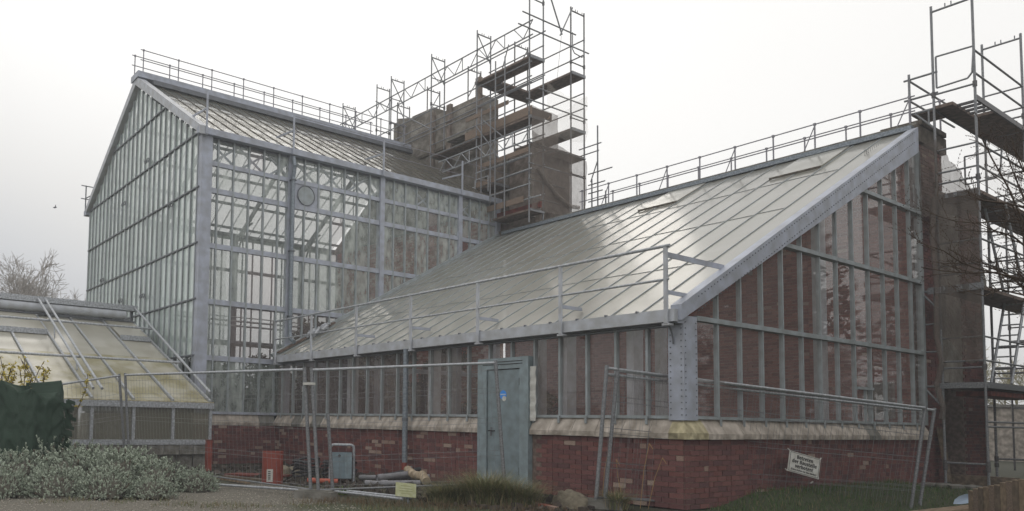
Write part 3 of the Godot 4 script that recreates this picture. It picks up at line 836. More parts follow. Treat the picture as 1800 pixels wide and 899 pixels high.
	# white insulation strip beside the door
	var ins := Mb.new()
	for k in 18:
		var y0 := 1.30 + k * 0.055
		var w0 := 0.11 + 0.008 * sin(k * 1.1); var w1 := 0.11 + 0.008 * sin((k + 1) * 1.1)
		var z0 := -2.38 + 0.006 * sin(k * 1.7); var z1 := -2.38 + 0.006 * sin((k + 1) * 1.7)
		ins.quad(Vector3(9.67, y0, z0), Vector3(9.67 + w0, y0, z0 - 0.03), Vector3(9.67 + w1, y0 + 0.055, z1 - 0.03), Vector3(9.67, y0 + 0.055, z1))
	obj(t, "insulation_strip", ins, mats.white)
	# rain pipe at the front
	tube(t, "rain_pipe", Vector3(6.24, 0.36, -2.24), Vector3(6.24, 2.82, -2.24), 0.06, mats.zinc_pipe)
	tube(t, "pipe_shoe", Vector3(6.24, 0.0, -2.24), Vector3(6.24, 0.358, -2.24), 0.062, mats.red_plastic)
	tube(t, "pipe_collar", Vector3(6.24, 1.25, -2.24), Vector3(6.24, 1.32, -2.24), 0.072, mats.paint_dark)
	tube(t, "standpipe", Vector3(6.52, 0.02, -2.2), Vector3(6.52, 0.30, -2.2), 0.03, mats.grey_pipe)

# ------------------------------------------------------------------ ground
func ground_y(x: float, z: float) -> float:
	var a := smoothstep(-3.0, -4.6, z) * (1.0 - smoothstep(-9.3, -10.8, z))
	var y := a * lerpf(0.24, -0.34, smoothstep(12.75, 14.3, x)) * smoothstep(12.0, 12.6, x)
	y += 0.10 * smoothstep(-10.0, -11.0, z) * smoothstep(12.0, 12.6, x) * (1.0 - smoothstep(16, 19, x))
	return y

func ground():
	var f := FastNoiseLite.new()
	f.seed = 11; f.frequency = 0.55; f.fractal_octaves = 4
	var g := FastNoiseLite.new()
	g.seed = 12; g.frequency = 2.2; g.fractal_octaves = 3
	var m := Mb.new()
	var xs := []
	var zs := []
	for k in [-260, -120, -60, -30, -14]: xs.append(float(k))
	for k in 58: xs.append(-4.0 + 0.35 * k)
	for k in [17.5, 22, 40, 90, 260]: xs.append(float(k))
	for k in [-260, -120, -60, -32, -20]: zs.append(float(k))
	for k in 68: zs.append(-16.0 + 0.35 * k)
	for k in [9, 14, 30, 80, 260]: zs.append(float(k))
	for x in xs:
		for z in zs:
			var inner: bool = absf(x) < 20 and z > -17 and z < 9
			var y := ground_y(x, z) + (0.03 * f.get_noise_2d(x, z) + 0.018 * g.get_noise_2d(x, z) - 0.012 if inner else 0.0)
			if x < 12.3 and z < -2.7 or x < 0 and z < 0: y = -0.03
			m.v.append(Vector3(x, y, z))
			var soil := Color(0.085, 0.070, 0.054)
			var gravel := Color(0.20, 0.185, 0.155)
			var grass := Color(0.060, 0.080, 0.030)
			var n := f.get_noise_2d(x * 1.7, z * 1.7)
			var col := soil
			var gw := smoothstep(0.9, 1.7, z + 0.5 * n - 0.25 * (x - 8.0)) * smoothstep(5.6, 6.6, x)
			col = col.lerp(gravel, gw)
			var w := smoothstep(-0.05, 0.25, n + 0.1) * 0.6 * (1.0 - gw)
			if x > 12.2 and z < -2.6: w = 0.85
			if x > 9.3 and z > -0.6: w = maxf(w, 0.75 * (1.0 - smoothstep(2.2, 3.2, z)))
			col = col.lerp(grass, w)
			if not inner: col = Color(0.07, 0.072, 0.045)
			m.n.append(Vector3.UP)
			m.c.append(col)
			m.u.append(Vector2(x, z))
	var c := zs.size()
	for a in xs.size() - 1:
		for b in c - 1:
			var p := a * c + b
			for q in [p, p + c, p + 1, p + 1, p + c, p + c + 1]:
				m.i.append(q)
	tag(obj(self, "ground", m, mats.ground), "dark soil and gravel ground around the greenhouses", "ground", "", "structure")
	# loose stones on the gravel
	var s := Mb.new()
	for k in 3000:
		var x := rng.randf_range(6.2, 11.0)
		var z := rng.randf_range(0.9, 7.0)
		if z + 0.4 * f.get_noise_2d(x, z) - 0.25 * (x - 8.0) < 1.3: continue
		var r := rng.randf_range(0.004, 0.010)
		var b := Basis(Vector3(rng.randf() - 0.5, rng.randf() - 0.5, rng.randf() - 0.5).normalized(), rng.randf() * 3.0)
		var t := rng.randf_range(0.12, 0.30)
		s.box(Vector3(x, ground_y(x, z) + r * 0.3, z), Vector3(r * 2, r * 0.9, r * 1.7), Basis(Vector3.UP, rng.randf() * 3.0), Color(t + 0.16, t * 0.95 + 0.14, t * 0.85 + 0.11))
	tag(obj(self, "gravel", s, mats.stones), "pale loose gravel scattered over the path in front", "gravel", "", "stuff")
	# clods and rubble by the wall
	s = Mb.new()
	for k in 1500:
		var x := rng.randf_range(1.0, 12.0)
		var z := rng.randf_range(-2.2, 1.4)
		if z > 1.4 - 0.1 * x: continue
		var r := absf(rng.randfn(0.0, 0.025)) + 0.012
		var b := Basis(Vector3(rng.randf() - 0.5, rng.randf() - 0.5, rng.randf() - 0.5).normalized(), rng.randf() * 3.0)
		var t := rng.randf_range(0.025, 0.09)
		s.box(Vector3(x, r * 0.3, z), Vector3(r * 2, r * 1.3, r * 1.6), b, Color(t * 1.1, t * 0.9, t * 0.75))
	tag(obj(self, "rubble", s, mats.stones), "dark clods and rubble on the soil along the plinth", "rubble", "", "stuff")

func blade(m: Mb, p: Vector3, dir: Vector3, h: float, w: float, bend: float, col: Color):
	var s := dir.cross(Vector3.UP).normalized() * w
	var a := p
	for k in 3:
		var f := (k + 1) / 3.0
		var q := p + Vector3.UP * h * (f - 0.35 * bend * f * f) + dir * h * bend * f * f
		var ww := 1.0 - f
		var pw := 1.0 - k / 3.0
		if k < 2:
			m.quad(a - s * pw, a + s * pw, q + s * ww, q - s * ww, col)
		else:
			m.tri(a - s * pw, a + s * pw, q, col)
		a = q

func rdir() -> Vector3:
	var a := rng.randf() * TAU
	return Vector3(cos(a), 0, sin(a))

func grasses():
	var f2 := FastNoiseLite.new()
	f2.seed = 14; f2.frequency = 0.9
	var m := Mb.new()
	for k in 9000:
		var z := rng.randf_range(-10.8, -2.9)
		var x := rng.randf_range(12.72, 14.6)
		var g := rng.randf_range(0.7, 1.3)
		blade(m, Vector3(x, ground_y(x, z) - 0.01, z), rdir(), rng.randf_range(0.03, 0.12), 0.005, rng.randf_range(0.1, 0.8), (Color(0.06, 0.115, 0.03) if rng.randf() < 0.8 else Color(0.19, 0.16, 0.08)) * g)
	tag(obj(self, "grass", m, mats.grass), "short green grass on the bank below the glass gable", "grass", "", "stuff")
	m = Mb.new()
	for k in 6500:
		var x := rng.randf_range(5.5, 12.4)
		var z := rng.randf_range(-1.9, 2.9)
		var line := 1.4 - 0.28 * (x - 9.0)
		if rng.randf() > exp(-absf(z + 0.35 - 0.45 * (x - 9.4)) * 1.3): continue
		var g := rng.randf_range(0.6, 1.3)
		var dry := rng.randf()
		var col := Color(0.075, 0.10, 0.035) if dry < 0.6 else Color(0.13, 0.10, 0.05)
		blade(m, Vector3(x, ground_y(x, z) - 0.01, z), rdir(), rng.randf_range(0.03, 0.13), 0.004, rng.randf_range(0.2, 0.9), col * g)
	for k in 3200:   # weeds coming up through the gravel
		var x := rng.randf_range(6.6, 11.0)
		var z := 7.0 - (x - 6.0) * 1.15 + rng.randfn(0, 0.45) 
		if f2.get_noise_2d(x, z) < 0.05: continue
		var w := rng.randf_range(0.6, 1.3)
		blade(m, Vector3(x, -0.01, z), rdir(), rng.randf_range(0.02, 0.10), 0.004, rng.randf_range(0.2, 0.9), (Color(0.12, 0.14, 0.05) if rng.randf() < 0.6 else Color(0.22, 0.17, 0.09)) * w)
	for k in 1800:   # dry strip at the very front
		var x := rng.randf_range(9.2, 12.0)
		var z := 1.9 - (x - 9.2) * 0.85 + rng.randfn(0, 0.35)
		blade(m, Vector3(x, -0.01, z), rdir(), rng.randf_range(0.05, 0.16), 0.004, rng.randf_range(0.3, 0.9), Color(0.15, 0.10, 0.055) * rng.randf_range(0.6, 1.2))
	tag(obj(self, "dry_grass", m, mats.grass), "sparse dry grass and weeds between the gravel and the soil", "grass", "", "stuff")
	# ornamental tufts
	var spots := [[Vector3(10.62, 0, -0.35), 0.62, 1.45, "largest arching green grass tuft, in front of the blue grey door"], [Vector3(10.25, 0, 0.15), 0.42, 1.0, "green grass tuft left of the largest one, behind the small yellow sign"], [Vector3(11.05, 0, -0.55), 0.50, 1.1, "grass tuft right of the largest one, at the foot of the door"], [Vector3(12.05, 0, -1.62), 0.42, 0.6, "thin dry grass tuft at the foot of the fence post by the boulder"], [Vector3(8.55, 0, 0.95), 0.20, 0.45, "small bright green leaf rosette near the fence's bottom rail"]]
	for e in spots:
		var t := thing("grass_tuft", e[3], "grass tuft", e[0], "grass tufts along the fence")
		var b := Mb.new()
		var n := int(1500 * e[2] * e[2]) if e[2] > 0.5 else 50
		for k in n:
			var d := rdir()
			var off: Vector3 = d * absf(rng.randfn(0, 0.16)) * e[2] + rdir() * 0.08 * e[2]
			var g := rng.randf_range(0.5, 1.4)
			var col := Color(0.16, 0.17, 0.075) * g
			if rng.randf() < 0.28: col = Color(0.33, 0.26, 0.15) * g
			if e[2] < 0.5: col = Color(0.12, 0.20, 0.03) * g
			blade(b, e[0] + off, (d + rdir() * 0.4).normalized(), e[1] * rng.randf_range(0.5, 1.15), 0.005 if e[2] > 0.5 else 0.014, rng.randf_range(0.4, 1.5), col)
		obj(t, "blades", b, mats.grass)

# ------------------------------------------------------------------ plants
func silver_bushes():
	# three bodies, then copies turned and set out over the bed
	var protos := []
	for v in 3:
		var m := Mb.new()
		var st := Mb.new()
		var f := FastNoiseLite.new()
		f.seed = 80 + v; f.frequency = 3.2
		for k in 1150:
			var a := rng.randf() * TAU
			var e := acos(1.0 - rng.randf() * 1.05)
			var d := Vector3(sin(e) * cos(a), maxf(cos(e), -0.05), sin(e) * sin(a))
			var r := 1.0 + 0.30 * f.get_noise_3dv(d * 1.6)
			if f.get_noise_3dv(d * 2.6 + Vector3(7, 0, 0)) < -0.17: continue
			r *= rng.randf_range(0.80, 1.06)
			var p := Vector3(d.x * 0.66, d.y * 0.62, d.z * 0.66) * r
			var up := (d + Vector3(0, 0.7, 0) + rdir() * 0.35).normalized()
			var l := rng.randf_range(0.05, 0.10)
			var g := rng.randf_range(0.8, 1.15)
			var col := Color(0.37, 0.42, 0.335) * g
			if rng.randf() < 0.06: col = Color(0.13, 0.10, 0.075) * g
			for q in 9:
				var side := up.cross(rdir() + Vector3(0, 0.2, 0)).normalized()
				var at := p + up * l * (q / 9.0) 
				var tip := at + (side * 0.8 + up * 0.8).normalized() * rng.randf_range(0.02, 0.036)
				var w := up.cross(side).normalized() * 0.009
				m.quad(at - w, at + w, tip + w * 0.8, tip - w * 0.8, col * (0.72 + 0.05 * q))
		for k in 90:
			var d := rdir() * rng.randf_range(0.1, 0.5)
			st.tube(Vector3(d.x * 0.25, 0, d.z * 0.25), Vector3(d.x, rng.randf_range(0.2, 0.36), d.z), 0.008, 0.005, 4, Color(0.06, 0.045, 0.035))
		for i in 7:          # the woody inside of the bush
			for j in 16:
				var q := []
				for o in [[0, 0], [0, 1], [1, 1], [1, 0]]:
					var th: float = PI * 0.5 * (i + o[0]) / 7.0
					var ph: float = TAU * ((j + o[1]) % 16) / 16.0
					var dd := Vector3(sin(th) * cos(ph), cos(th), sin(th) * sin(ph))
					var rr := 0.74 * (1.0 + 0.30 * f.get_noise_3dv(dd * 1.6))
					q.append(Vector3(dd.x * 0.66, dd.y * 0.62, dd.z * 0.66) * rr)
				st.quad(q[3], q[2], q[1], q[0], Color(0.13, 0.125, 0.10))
		protos.append([m.mesh(), st.mesh()])
	var rows := [["leftmost", 4.2, 5.5, 1.05], ["second", 4.5, 4.75, 1.1], ["third", 5.0, 4.1, 1.0], ["fourth", 5.35, 3.5, 0.85], ["fifth", 5.75, 2.95, 0.6]]
	var n := 0
	var words := ["back", "middle", "front"]
	var along := ["at the left picture edge", "second from the left", "third from the left", "fourth from the left", "at the right tip of the bed"]
	for r in 3:
		for k in 5:
			if r != 1 and k == 4: continue
			var e = rows[k]
			var p := Vector3(e[1] + 1.12 * r, 0, e[2] + 0.22 * r - 0.3 * (r % 2))
			var sc: float = e[3] * [1.12, 0.98, 0.66][r]
			if r == 2: p.x += 0.05
			var t := thing("silver_bush", "low silver grey bush in the bed's %s row, %s" % [words[r], along[k]], "bush", p, "silver grey bushes in the bed")
			var pr = protos[(n * 2 + r) % 3]
			var b := Basis(Vector3.UP, rng.randf() * TAU).scaled(Vector3(sc, sc * rng.randf_range(0.85, 1.1), sc))
			mi(t, "foliage", pr[0], mats.silver_leaves, Transform3D(b, p))
			mi(t, "stems", pr[1], mats.stones, Transform3D(b, p))
			n += 1

func branch(m: Mb, p: Vector3, d: Vector3, l: float, r: float, depth: int, spread: float, up: float, col := Color.WHITE, sides := 5, kids := 3, thin := 0.72):
	var a := p
	var steps := 4 if depth > 1 else 3
	var dd := d
	for k in steps:
		dd = (dd + Vector3(rng.randfn(0, 0.13), rng.randfn(0, 0.13) + up, rng.randfn(0, 0.13))).normalized()
		var b := a + dd * l / steps
		var r0 := r * lerpf(1.0, thin, float(k) / steps)
		var r1 := r * lerpf(1.0, thin, float(k + 1) / steps)
		m.tube(a, b, maxf(r0, 0.013), maxf(r1, 0.013), sides if depth > 1 else 3, col)
		a = b
		if depth > 0 and k >= 1:
			for q in (kids if k == steps - 1 else 1):
				var e := (dd + Vector3(rng.randfn(0, spread), rng.randfn(0, spread) + up, rng.randfn(0, spread))).normalized()
				branch(m, a, e, l * rng.randf_range(0.55, 0.8), r1 * rng.randf_range(0.55, 0.75), depth - 1, spread, up, col, sides, kids, thin)

func bare_tree(at: Vector3, h: float, label: String, called: String, m: Material, depth := 5, spread := 0.55, group := ""):
	var t := thing(called, label, "tree", at, group)
	var tr := Mb.new()
	var top := at + Vector3(0, h * 0.22, 0)
	tr.tube(at - Vector3(0, 0.2, 0), top, h * 0.028, h * 0.022, 8)
	obj(t, "trunk", tr, m)
	var c := Mb.new()
	for k in 5:
		var a := TAU * k / 5.0 + rng.randf() * 0.6
		branch(c, top - Vector3(0, 0.05 * k, 0), Vector3(cos(a) * 0.75, 1.0, sin(a) * 0.75).normalized(), h * 0.27, h * 0.015, depth, spread, 0.05)
	obj(t, "crown", c, m)

func trees():
	rng.seed = 77
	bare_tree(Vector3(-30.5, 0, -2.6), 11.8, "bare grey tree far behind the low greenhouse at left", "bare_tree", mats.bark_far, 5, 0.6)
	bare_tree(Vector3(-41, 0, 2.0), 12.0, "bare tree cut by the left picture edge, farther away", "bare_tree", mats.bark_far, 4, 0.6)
	# beyond the scaffold at right
	var k := 0
	for e in [[2.0, -62.0, 8.0], [-3.0, -58.0, 9.0], [6.0, -66.0, 9.5], [-8.0, -66.0, 8.5], [9.5, -60.0, 8.0]]:
		bare_tree(Vector3(e[0], 0, e[1]), e[2], "%s yellowish leafless tree beyond the right scaffold, counted from the wall outwards" % ["third", "second", "fourth", "first", "fifth"][k], "willow_tree", mats.bark_willow, 4, 0.5, "yellowish trees beyond the scaffold")
		k += 1
	k = 0
	for e in [[18.5, -17.0, 8.5], [20.5, -22.5, 10.0], [22.0, -15.0, 9.0], [17.5, -27.0, 9.5], [24.0, -27.0, 11.0], [19.0, -33.0, 10.0], [26.0, -19.0, 9.0]]:
		var at2 := Vector3(e[0], 0, e[1])
		var ev := thing("evergreen_tree", "%s dark evergreen tree right of the view, mirrored in the gable's panes" % ["first", "second", "third", "fourth", "fifth", "sixth", "seventh"][k], "tree", at2, "evergreen trees mirrored in the gable")
		k += 1
		var tk := Mb.new()
		tk.tube(at2, at2 + Vector3(0, e[2] * 0.8, 0), 0.18, 0.05, 8)
		obj(ev, "trunk", tk, mats.bark)
		var cr := Mb.new()
		for q in 16:
			var f := q / 15.0
			leafy_mass(cr, at2 + Vector3(rng.randfn(0, 0.5), e[2] * (0.15 + 0.8 * f), rng.randfn(0, 0.5)), Vector3.ONE * e[2] * lerpf(0.24, 0.08, f), 260, 0.45, Color(0.030, 0.042, 0.020))
		obj(ev, "crown", cr, mats.leaves)
	for e in [[21.5, -5.5, 9.0, "bare tree right of the view, mirrored in the gable's panes"], [25.0, -14.0, 11.0, "taller bare tree farther right, mirrored in the upper gable panes"]]:
		bare_tree(Vector3(e[0], 0, e[1]), e[2], e[3], "bare_tree", mats.bark, 4, 0.6)
	# the near tree whose branches reach in from the right
	rng.seed = 5150
	var at := Vector3(17.78, 0, 0.22)
	var t := thing("bare_tree", "near bare tree reaching thin budded branches in from the right edge", "tree", at)
	var tr := Mb.new()
	tr.tube(at, at + Vector3(0.02, 2.2, 0.0), 0.10, 0.08, 8)
	tr.tube(at + Vector3(0.02, 2.2, 0.0), at + Vector3(-0.02, 4.0, 0.05), 0.08, 0.045, 8)
	obj(t, "trunk", tr, mats.bark)
	for l in [
		[Vector3(17.57, 2.38, 0.70), Vector3(17.49, 2.41, 0.83), Vector3(17.35, 2.46, 1.04), Vector3(17.23, 2.53, 1.23), Vector3(17.05, 2.68, 1.51)],
		[Vector3(17.52, 2.38, 0.50), Vector3(17.43, 2.43, 0.64), Vector3(17.21, 2.48, 0.98), Vector3(17.00, 2.52, 1.30)],
		[Vector3(17.57, 2.61, 0.61), Vector3(17.48, 2.88, 0.77), Vector3(17.37, 3.35, 0.99), Vector3(17.33, 3.52, 1.08)],
		[Vector3(17.53, 2.77, 0.48), Vector3(17.45, 3.12, 0.64), Vector3(17.39, 3.48, 0.78)],
		[Vector3(17.53, 2.83, 0.47), Vector3(17.44, 2.89, 0.61), Vector3(17.24, 2.88, 0.91), Vector3(17.07, 2.93, 1.16)],
		[Vector3(17.62, 2.53, 0.81), Vector3(17.53, 2.65, 0.96), Vector3(17.44, 2.74, 1.10), Vector3(17.25, 2.75, 1.38)],
		[Vector3(17.63, 2.86, 0.87), Vector3(17.55, 2.92, 1.01), Vector3(17.42, 2.96, 1.20), Vector3(17.33, 3.00, 1.34)],
		[Vector3(17.48, 2.25, 0.28), Vector3(17.39, 2.41, 0.45), Vector3(17.31, 2.52, 0.58), Vector3(17.23, 2.57, 0.69)],
		[Vector3(17.60, 3.07, 0.72), Vector3(17.52, 3.24, 0.86), Vector3(17.48, 3.49, 0.94)],
		[Vector3(17.57, 2.29, 0.70), Vector3(17.49, 2.29, 0.82), Vector3(17.39, 2.33, 0.97), Vector3(17.25, 2.31, 1.18)],
	]:
		var b := Mb.new()
		var pts: Array = [Vector3(17.78, l[0].y - 0.18, 0.24)] + l
		for i in pts.size() - 1:
			var r0 := lerpf(0.011, 0.0032, float(i) / (pts.size() - 1)); var r1 := lerpf(0.011, 0.0032, float(i + 1) / (pts.size() - 1))
			var d: Vector3 = pts[i + 1] - pts[i]
			var m1: Vector3 = pts[i].lerp(pts[i + 1], 0.5) + Vector3(rng.randfn(0, 0.012), rng.randfn(0, 0.012), rng.randfn(0, 0.012))
			b.tube(pts[i], m1, r0, (r0 + r1) * 0.5, 6)
			b.tube(m1, pts[i + 1], (r0 + r1) * 0.5, r1, 6)
			for q in 5:
				var at1: Vector3 = pts[i].lerp(pts[i + 1], rng.randf())
				near_twig(b, at1, (d.normalized() * 0.8 + Vector3(rng.randfn(0, 0.5), rng.randfn(0.35, 0.5), rng.randfn(0, 0.5))).normalized(), rng.randf_range(0.12, 0.34), r1 * 0.62, 1)
		obj(t, "branch", b, mats.bark)

func near_twig(m: Mb, p: Vector3, d: Vector3, l: float, r: float, depth: int):
	var a := p
	var n := 7 if depth > 1 else 4
	for k in n:
		d = (d + Vector3(rng.randfn(0, 0.09), rng.randfn(0, 0.09), rng.randfn(0, 0.09))).normalized()
		var b := a + d * l / n
		var r1 := r * lerpf(1.0, 0.35, float(k + 1) / n)
		m.tube(a, b, r * lerpf(1.0, 0.35, float(k) / n), r1, 5)
		m.tube(b, b + (d + Vector3(0, 0.5, 0)).normalized() * 0.013, 0.0036, 0.001, 4)   # bud
		a = b
		if depth > 0 and rng.randf() < 0.85:
			var e := (d * 0.7 + Vector3(rng.randfn(0, 0.5), rng.randfn(0.22, 0.45), rng.randfn(0, 0.5))).normalized()
			near_twig(m, a, e, l * rng.randf_range(0.28, 0.5), r1 * 0.6, depth - 1)

func leafy_mass(m: Mb, c: Vector3, rad: Vector3, n: int, size: float, col: Color):
	for k in n:
		var d := Vector3(rng.randfn(0, 1), rng.randfn(0, 1), rng.randfn(0, 1)).normalized() * pow(rng.randf(), 0.4)
		var p := c + d * rad
		var a := Vector3(rng.randfn(0, 1), rng.randfn(0, 0.5), rng.randfn(0, 1)).normalized()
		var b := a.cross(Vector3(rng.randfn(0, 1), rng.randfn(0, 1), rng.randfn(0, 1))).normalized()
		var s := size * rng.randf_range(0.5, 1.2)
		m.quad(p - b * s * 0.35, p + a * s * 0.5 - b * s * 0.1, p + a * s, p + a * s * 0.5 + b * s * 0.35, col * rng.randf_range(0.5, 1.4))

func indoor_plants():
	var list := [[Vector3(-4.5, 0, -5.0), 3.6, 1.5, "tall dark shrub in the tall greenhouse, middle"], [Vector3(-2.2, 0, -7.5), 4.6, 1.3, "dark green tree in the tall greenhouse near its side panes"], [Vector3(-6.5, 0, -9.0), 5.0, 1.6, "dark green tree at the back of the tall greenhouse"], [Vector3(-2.0, 0, -3.6), 2.6, 0.9, "low dark plant behind the lower panes of the tall greenhouse"], [Vector3(-7.0, 0, -2.5), 3.2, 1.4, "dark shrub behind the low greenhouse inside the gable"], [Vector3(2.6, 0, -9.5), 2.0, 0.8, "small plant in the lean-to against the back wall"], [Vector3(-1.6, 0, -10.0), 3.9, 1.0, "slim dark plant inside beside the brick wall"], [Vector3(-9.0, 0, -1.6), 3.4, 1.3, "dark shrub along the far glass side of the tall greenhouse, nearest the gable"], [Vector3(-9.0, 0, -4.2), 3.0, 1.4, "dark shrub along the far glass side of the tall greenhouse, second from the gable"], [Vector3(-9.0, 0, -6.8), 3.6, 1.4, "dark shrub along the far glass side of the tall greenhouse, farthest from the gable"], [Vector3(-1.2, 0, -5.4), 4.4, 1.1, "dense dark green shrub pressed near the side panes of the tall greenhouse"]]
	for e in list:
		var t := thing("indoor_plant", e[3], "plant", e[0], "plants inside the greenhouses")
		var s := Mb.new()
		for k in 4:
			s.tube(e[0], e[0] + Vector3(rng.randfn(0, 0.3), e[1] * 0.7, rng.randfn(0, 0.3)), 0.05, 0.02, 5)
		obj(t, "stem", s, mats.bark)
		var m := Mb.new()
		for k in 9:
			leafy_mass(m, e[0] + Vector3(rng.randfn(0, e[2] * 0.45), e[1] * rng.randf_range(0.25, 0.9), rng.randfn(0, e[2] * 0.45)), Vector3.ONE * e[2] * 0.55, 520, 0.26, Color(0.035, 0.05, 0.022))
		obj(t, "foliage", m, mats.leaves)
	for e in [[-2.0, -1.2, -4.2], [-4.6, -1.2, -4.2]]:
		var b := thing("planting_bench", "grey planting bench inside the tall greenhouse, %s" % ("near the side panes" if e[0] > -3 else "farther in"), "bench", Vector3(e[0], 0, (e[1] + e[2]) * 0.5), "benches inside the tall greenhouse")
		span(b, "bench_top", Vector3(e[0] - 0.6, 0.85, e[2]), Vector3(e[0] + 0.6, 0.92, e[1]), mats.stone_dark)
		for z in [e[1] - 0.1, e[2] + 0.1]:
			for x in [-0.5, 0.5]:
				span(b, "leg", Vector3(e[0] + x - 0.03, 0.0, z - 0.03), Vector3(e[0] + x + 0.03, 0.85, z + 0.03), mats.paint_dark)

func left_corner_plants():
	# green netting over a shrub
	var c := Vector3(4.2, 0, 5.15)
	var t := thing("covered_shrub", "shrub wrapped in dark green shade netting at the left edge", "covered shrub", c)
	var m := Mb.new()
	var f := FastNoiseLite.new()
	f.seed = 91; f.frequency = 1.1; f.fractal_octaves = 4
	# corners where stakes hold the cloth up, straight spans between them
	var cr := []
	for k in 8:
		var an := TAU * (k + 0.25 * sin(k * 2.3)) / 8.0
		cr.append([Vector3(cos(an), 0, sin(an)) * (0.66 + 0.09 * sin(k * 3.7)), [1.72, 1.86, 1.66, 1.78, 1.60, 1.74, 1.90, 1.66][k]])
	var g := []
	for r in 46:
		var row := []
		for k in 160:
			var q := k / 20
			var f0 := (k % 20) / 20.0
			var e0 = cr[q]; var e1 = cr[(q + 1) % 8]
			var rim: Vector3 = e0[0].lerp(e1[0], f0)
			var top: float = lerpf(e0[1], e1[1], f0) - 0.13 * sin(PI * f0)
			var h := minf(r / 36.0, 1.0)
			var inn := maxf(0.0, (r - 36) / 9.0)
			var n := f.get_noise_3d(rim.x * 1.6, h * 1.5, rim.z * 1.6)
			var crease := absf(f.get_noise_3d(rim.x * 3.0 + h * 1.3, h * 2.4 - rim.z, rim.z * 3.0))
			var w := (1.14 - 0.26 * h * h - 0.05 * sin(PI * h) + 0.10 * n - 0.20 * crease) + 0.02 * sin(k * 0.95 + h * 3.0) * (1.0 - h)
			w *= 1.0 - inn
			var y := top * h - 0.05 * sin(inn * PI * 0.5) * (1.0 + 2.0 * n) + 0.04 * crease
			row.append(c + Vector3(rim.x * w, y, rim.z * w * 1.12))
		g.append(row)
	for r in 45:
		for k in 160:
			m.quad(g[r][(k + 1) % 160], g[r][k], g[r + 1][k], g[r + 1][(k + 1) % 160])
	m.smooth()
	obj(t, "netting", m, mats.tarp)
	m = Mb.new()
	for k in 50:
		var p := c + Vector3(0.62, 1.55 - 0.02 * k, -0.55) + Vector3(rng.randfn(0, 0.03), 0, rng.randfn(0, 0.05))
		var q := p + Vector3(rng.randf_range(0, 0.16), -0.05, -rng.randf_range(0, 0.16))
		m.quad(p, q, q - Vector3(0, 0.07, 0), p - Vector3(0, 0.07, 0))
	obj(t, "frayed_edge", m, mats.tarp, "stuff")
	# the yellow flowering shrub sticking out above
	var y := Vector3(3.55, 0, 5.25)
	t = thing("flowering_shrub", "yellow flowering shrub rising above the green netting", "shrub", y)
	var s := Mb.new()
	var l := Mb.new()
	for k in 26:
		var a := y + Vector3(rng.randfn(0, 0.35), 1.3, rng.randfn(0, 0.35))
		var d := Vector3(rng.randfn(0, 0.25), 1, rng.randfn(0, 0.25)).normalized()
		var len := rng.randf_range(0.7, 1.2)
		s.tube(y + Vector3(0, 0.1, 0), a, 0.012, 0.009, 4)
		var b := a
		for q in 6:
			d = (d + Vector3(rng.randfn(0, 0.2), 0.05, rng.randfn(0, 0.2))).normalized()
			var e := b + d * len / 6.0
			s.tube(b, e, 0.008, 0.006, 4)
			b = e
			leafy_mass(l, b, Vector3.ONE * 0.05, 12 if b.y < 2.25 else 3, 0.07, Color(0.50, 0.39, 0.04))
	obj(t, "stems", s, mats.bark)
	obj(t, "blossom", l, mats.leaves)

# ------------------------------------------------------------------ railings
func railing(label: String, pts: Array, y_foot: Array, top: float, levels: Array, r: float, m: Material, stays := Vector3.ZERO):
	# pts: post feet (Vector3); levels: rail heights above the foot
	var mid: Vector3 = pts[pts.size() / 2]
	var t := thing("guard_railing", label, "railing", mid, "roof guard railings")
	for k in pts.size():
		var p: Vector3 = pts[k]
		tube(t, "post", p, p + Vector3(0, top, 0), r * 1.25, m)
		if top < 0.9:
			box(t, "post_head", p + Vector3(0, top, 0), Vector3.ONE * r * 3.4, m)
		if stays != Vector3.ZERO and k % 2 == 1:
			tube(t, "stay", p + Vector3(0, top * 0.95, 0), p + stays, r * 0.8, m)
	var d: Vector3 = (pts[-1] - pts[0]).normalized() * 0.1
	for h in levels:
		tube(t, "rail", pts[0] + Vector3(0, h, 0) - d, pts[-1] + Vector3(0, h, 0) + d, r, m)
	return t

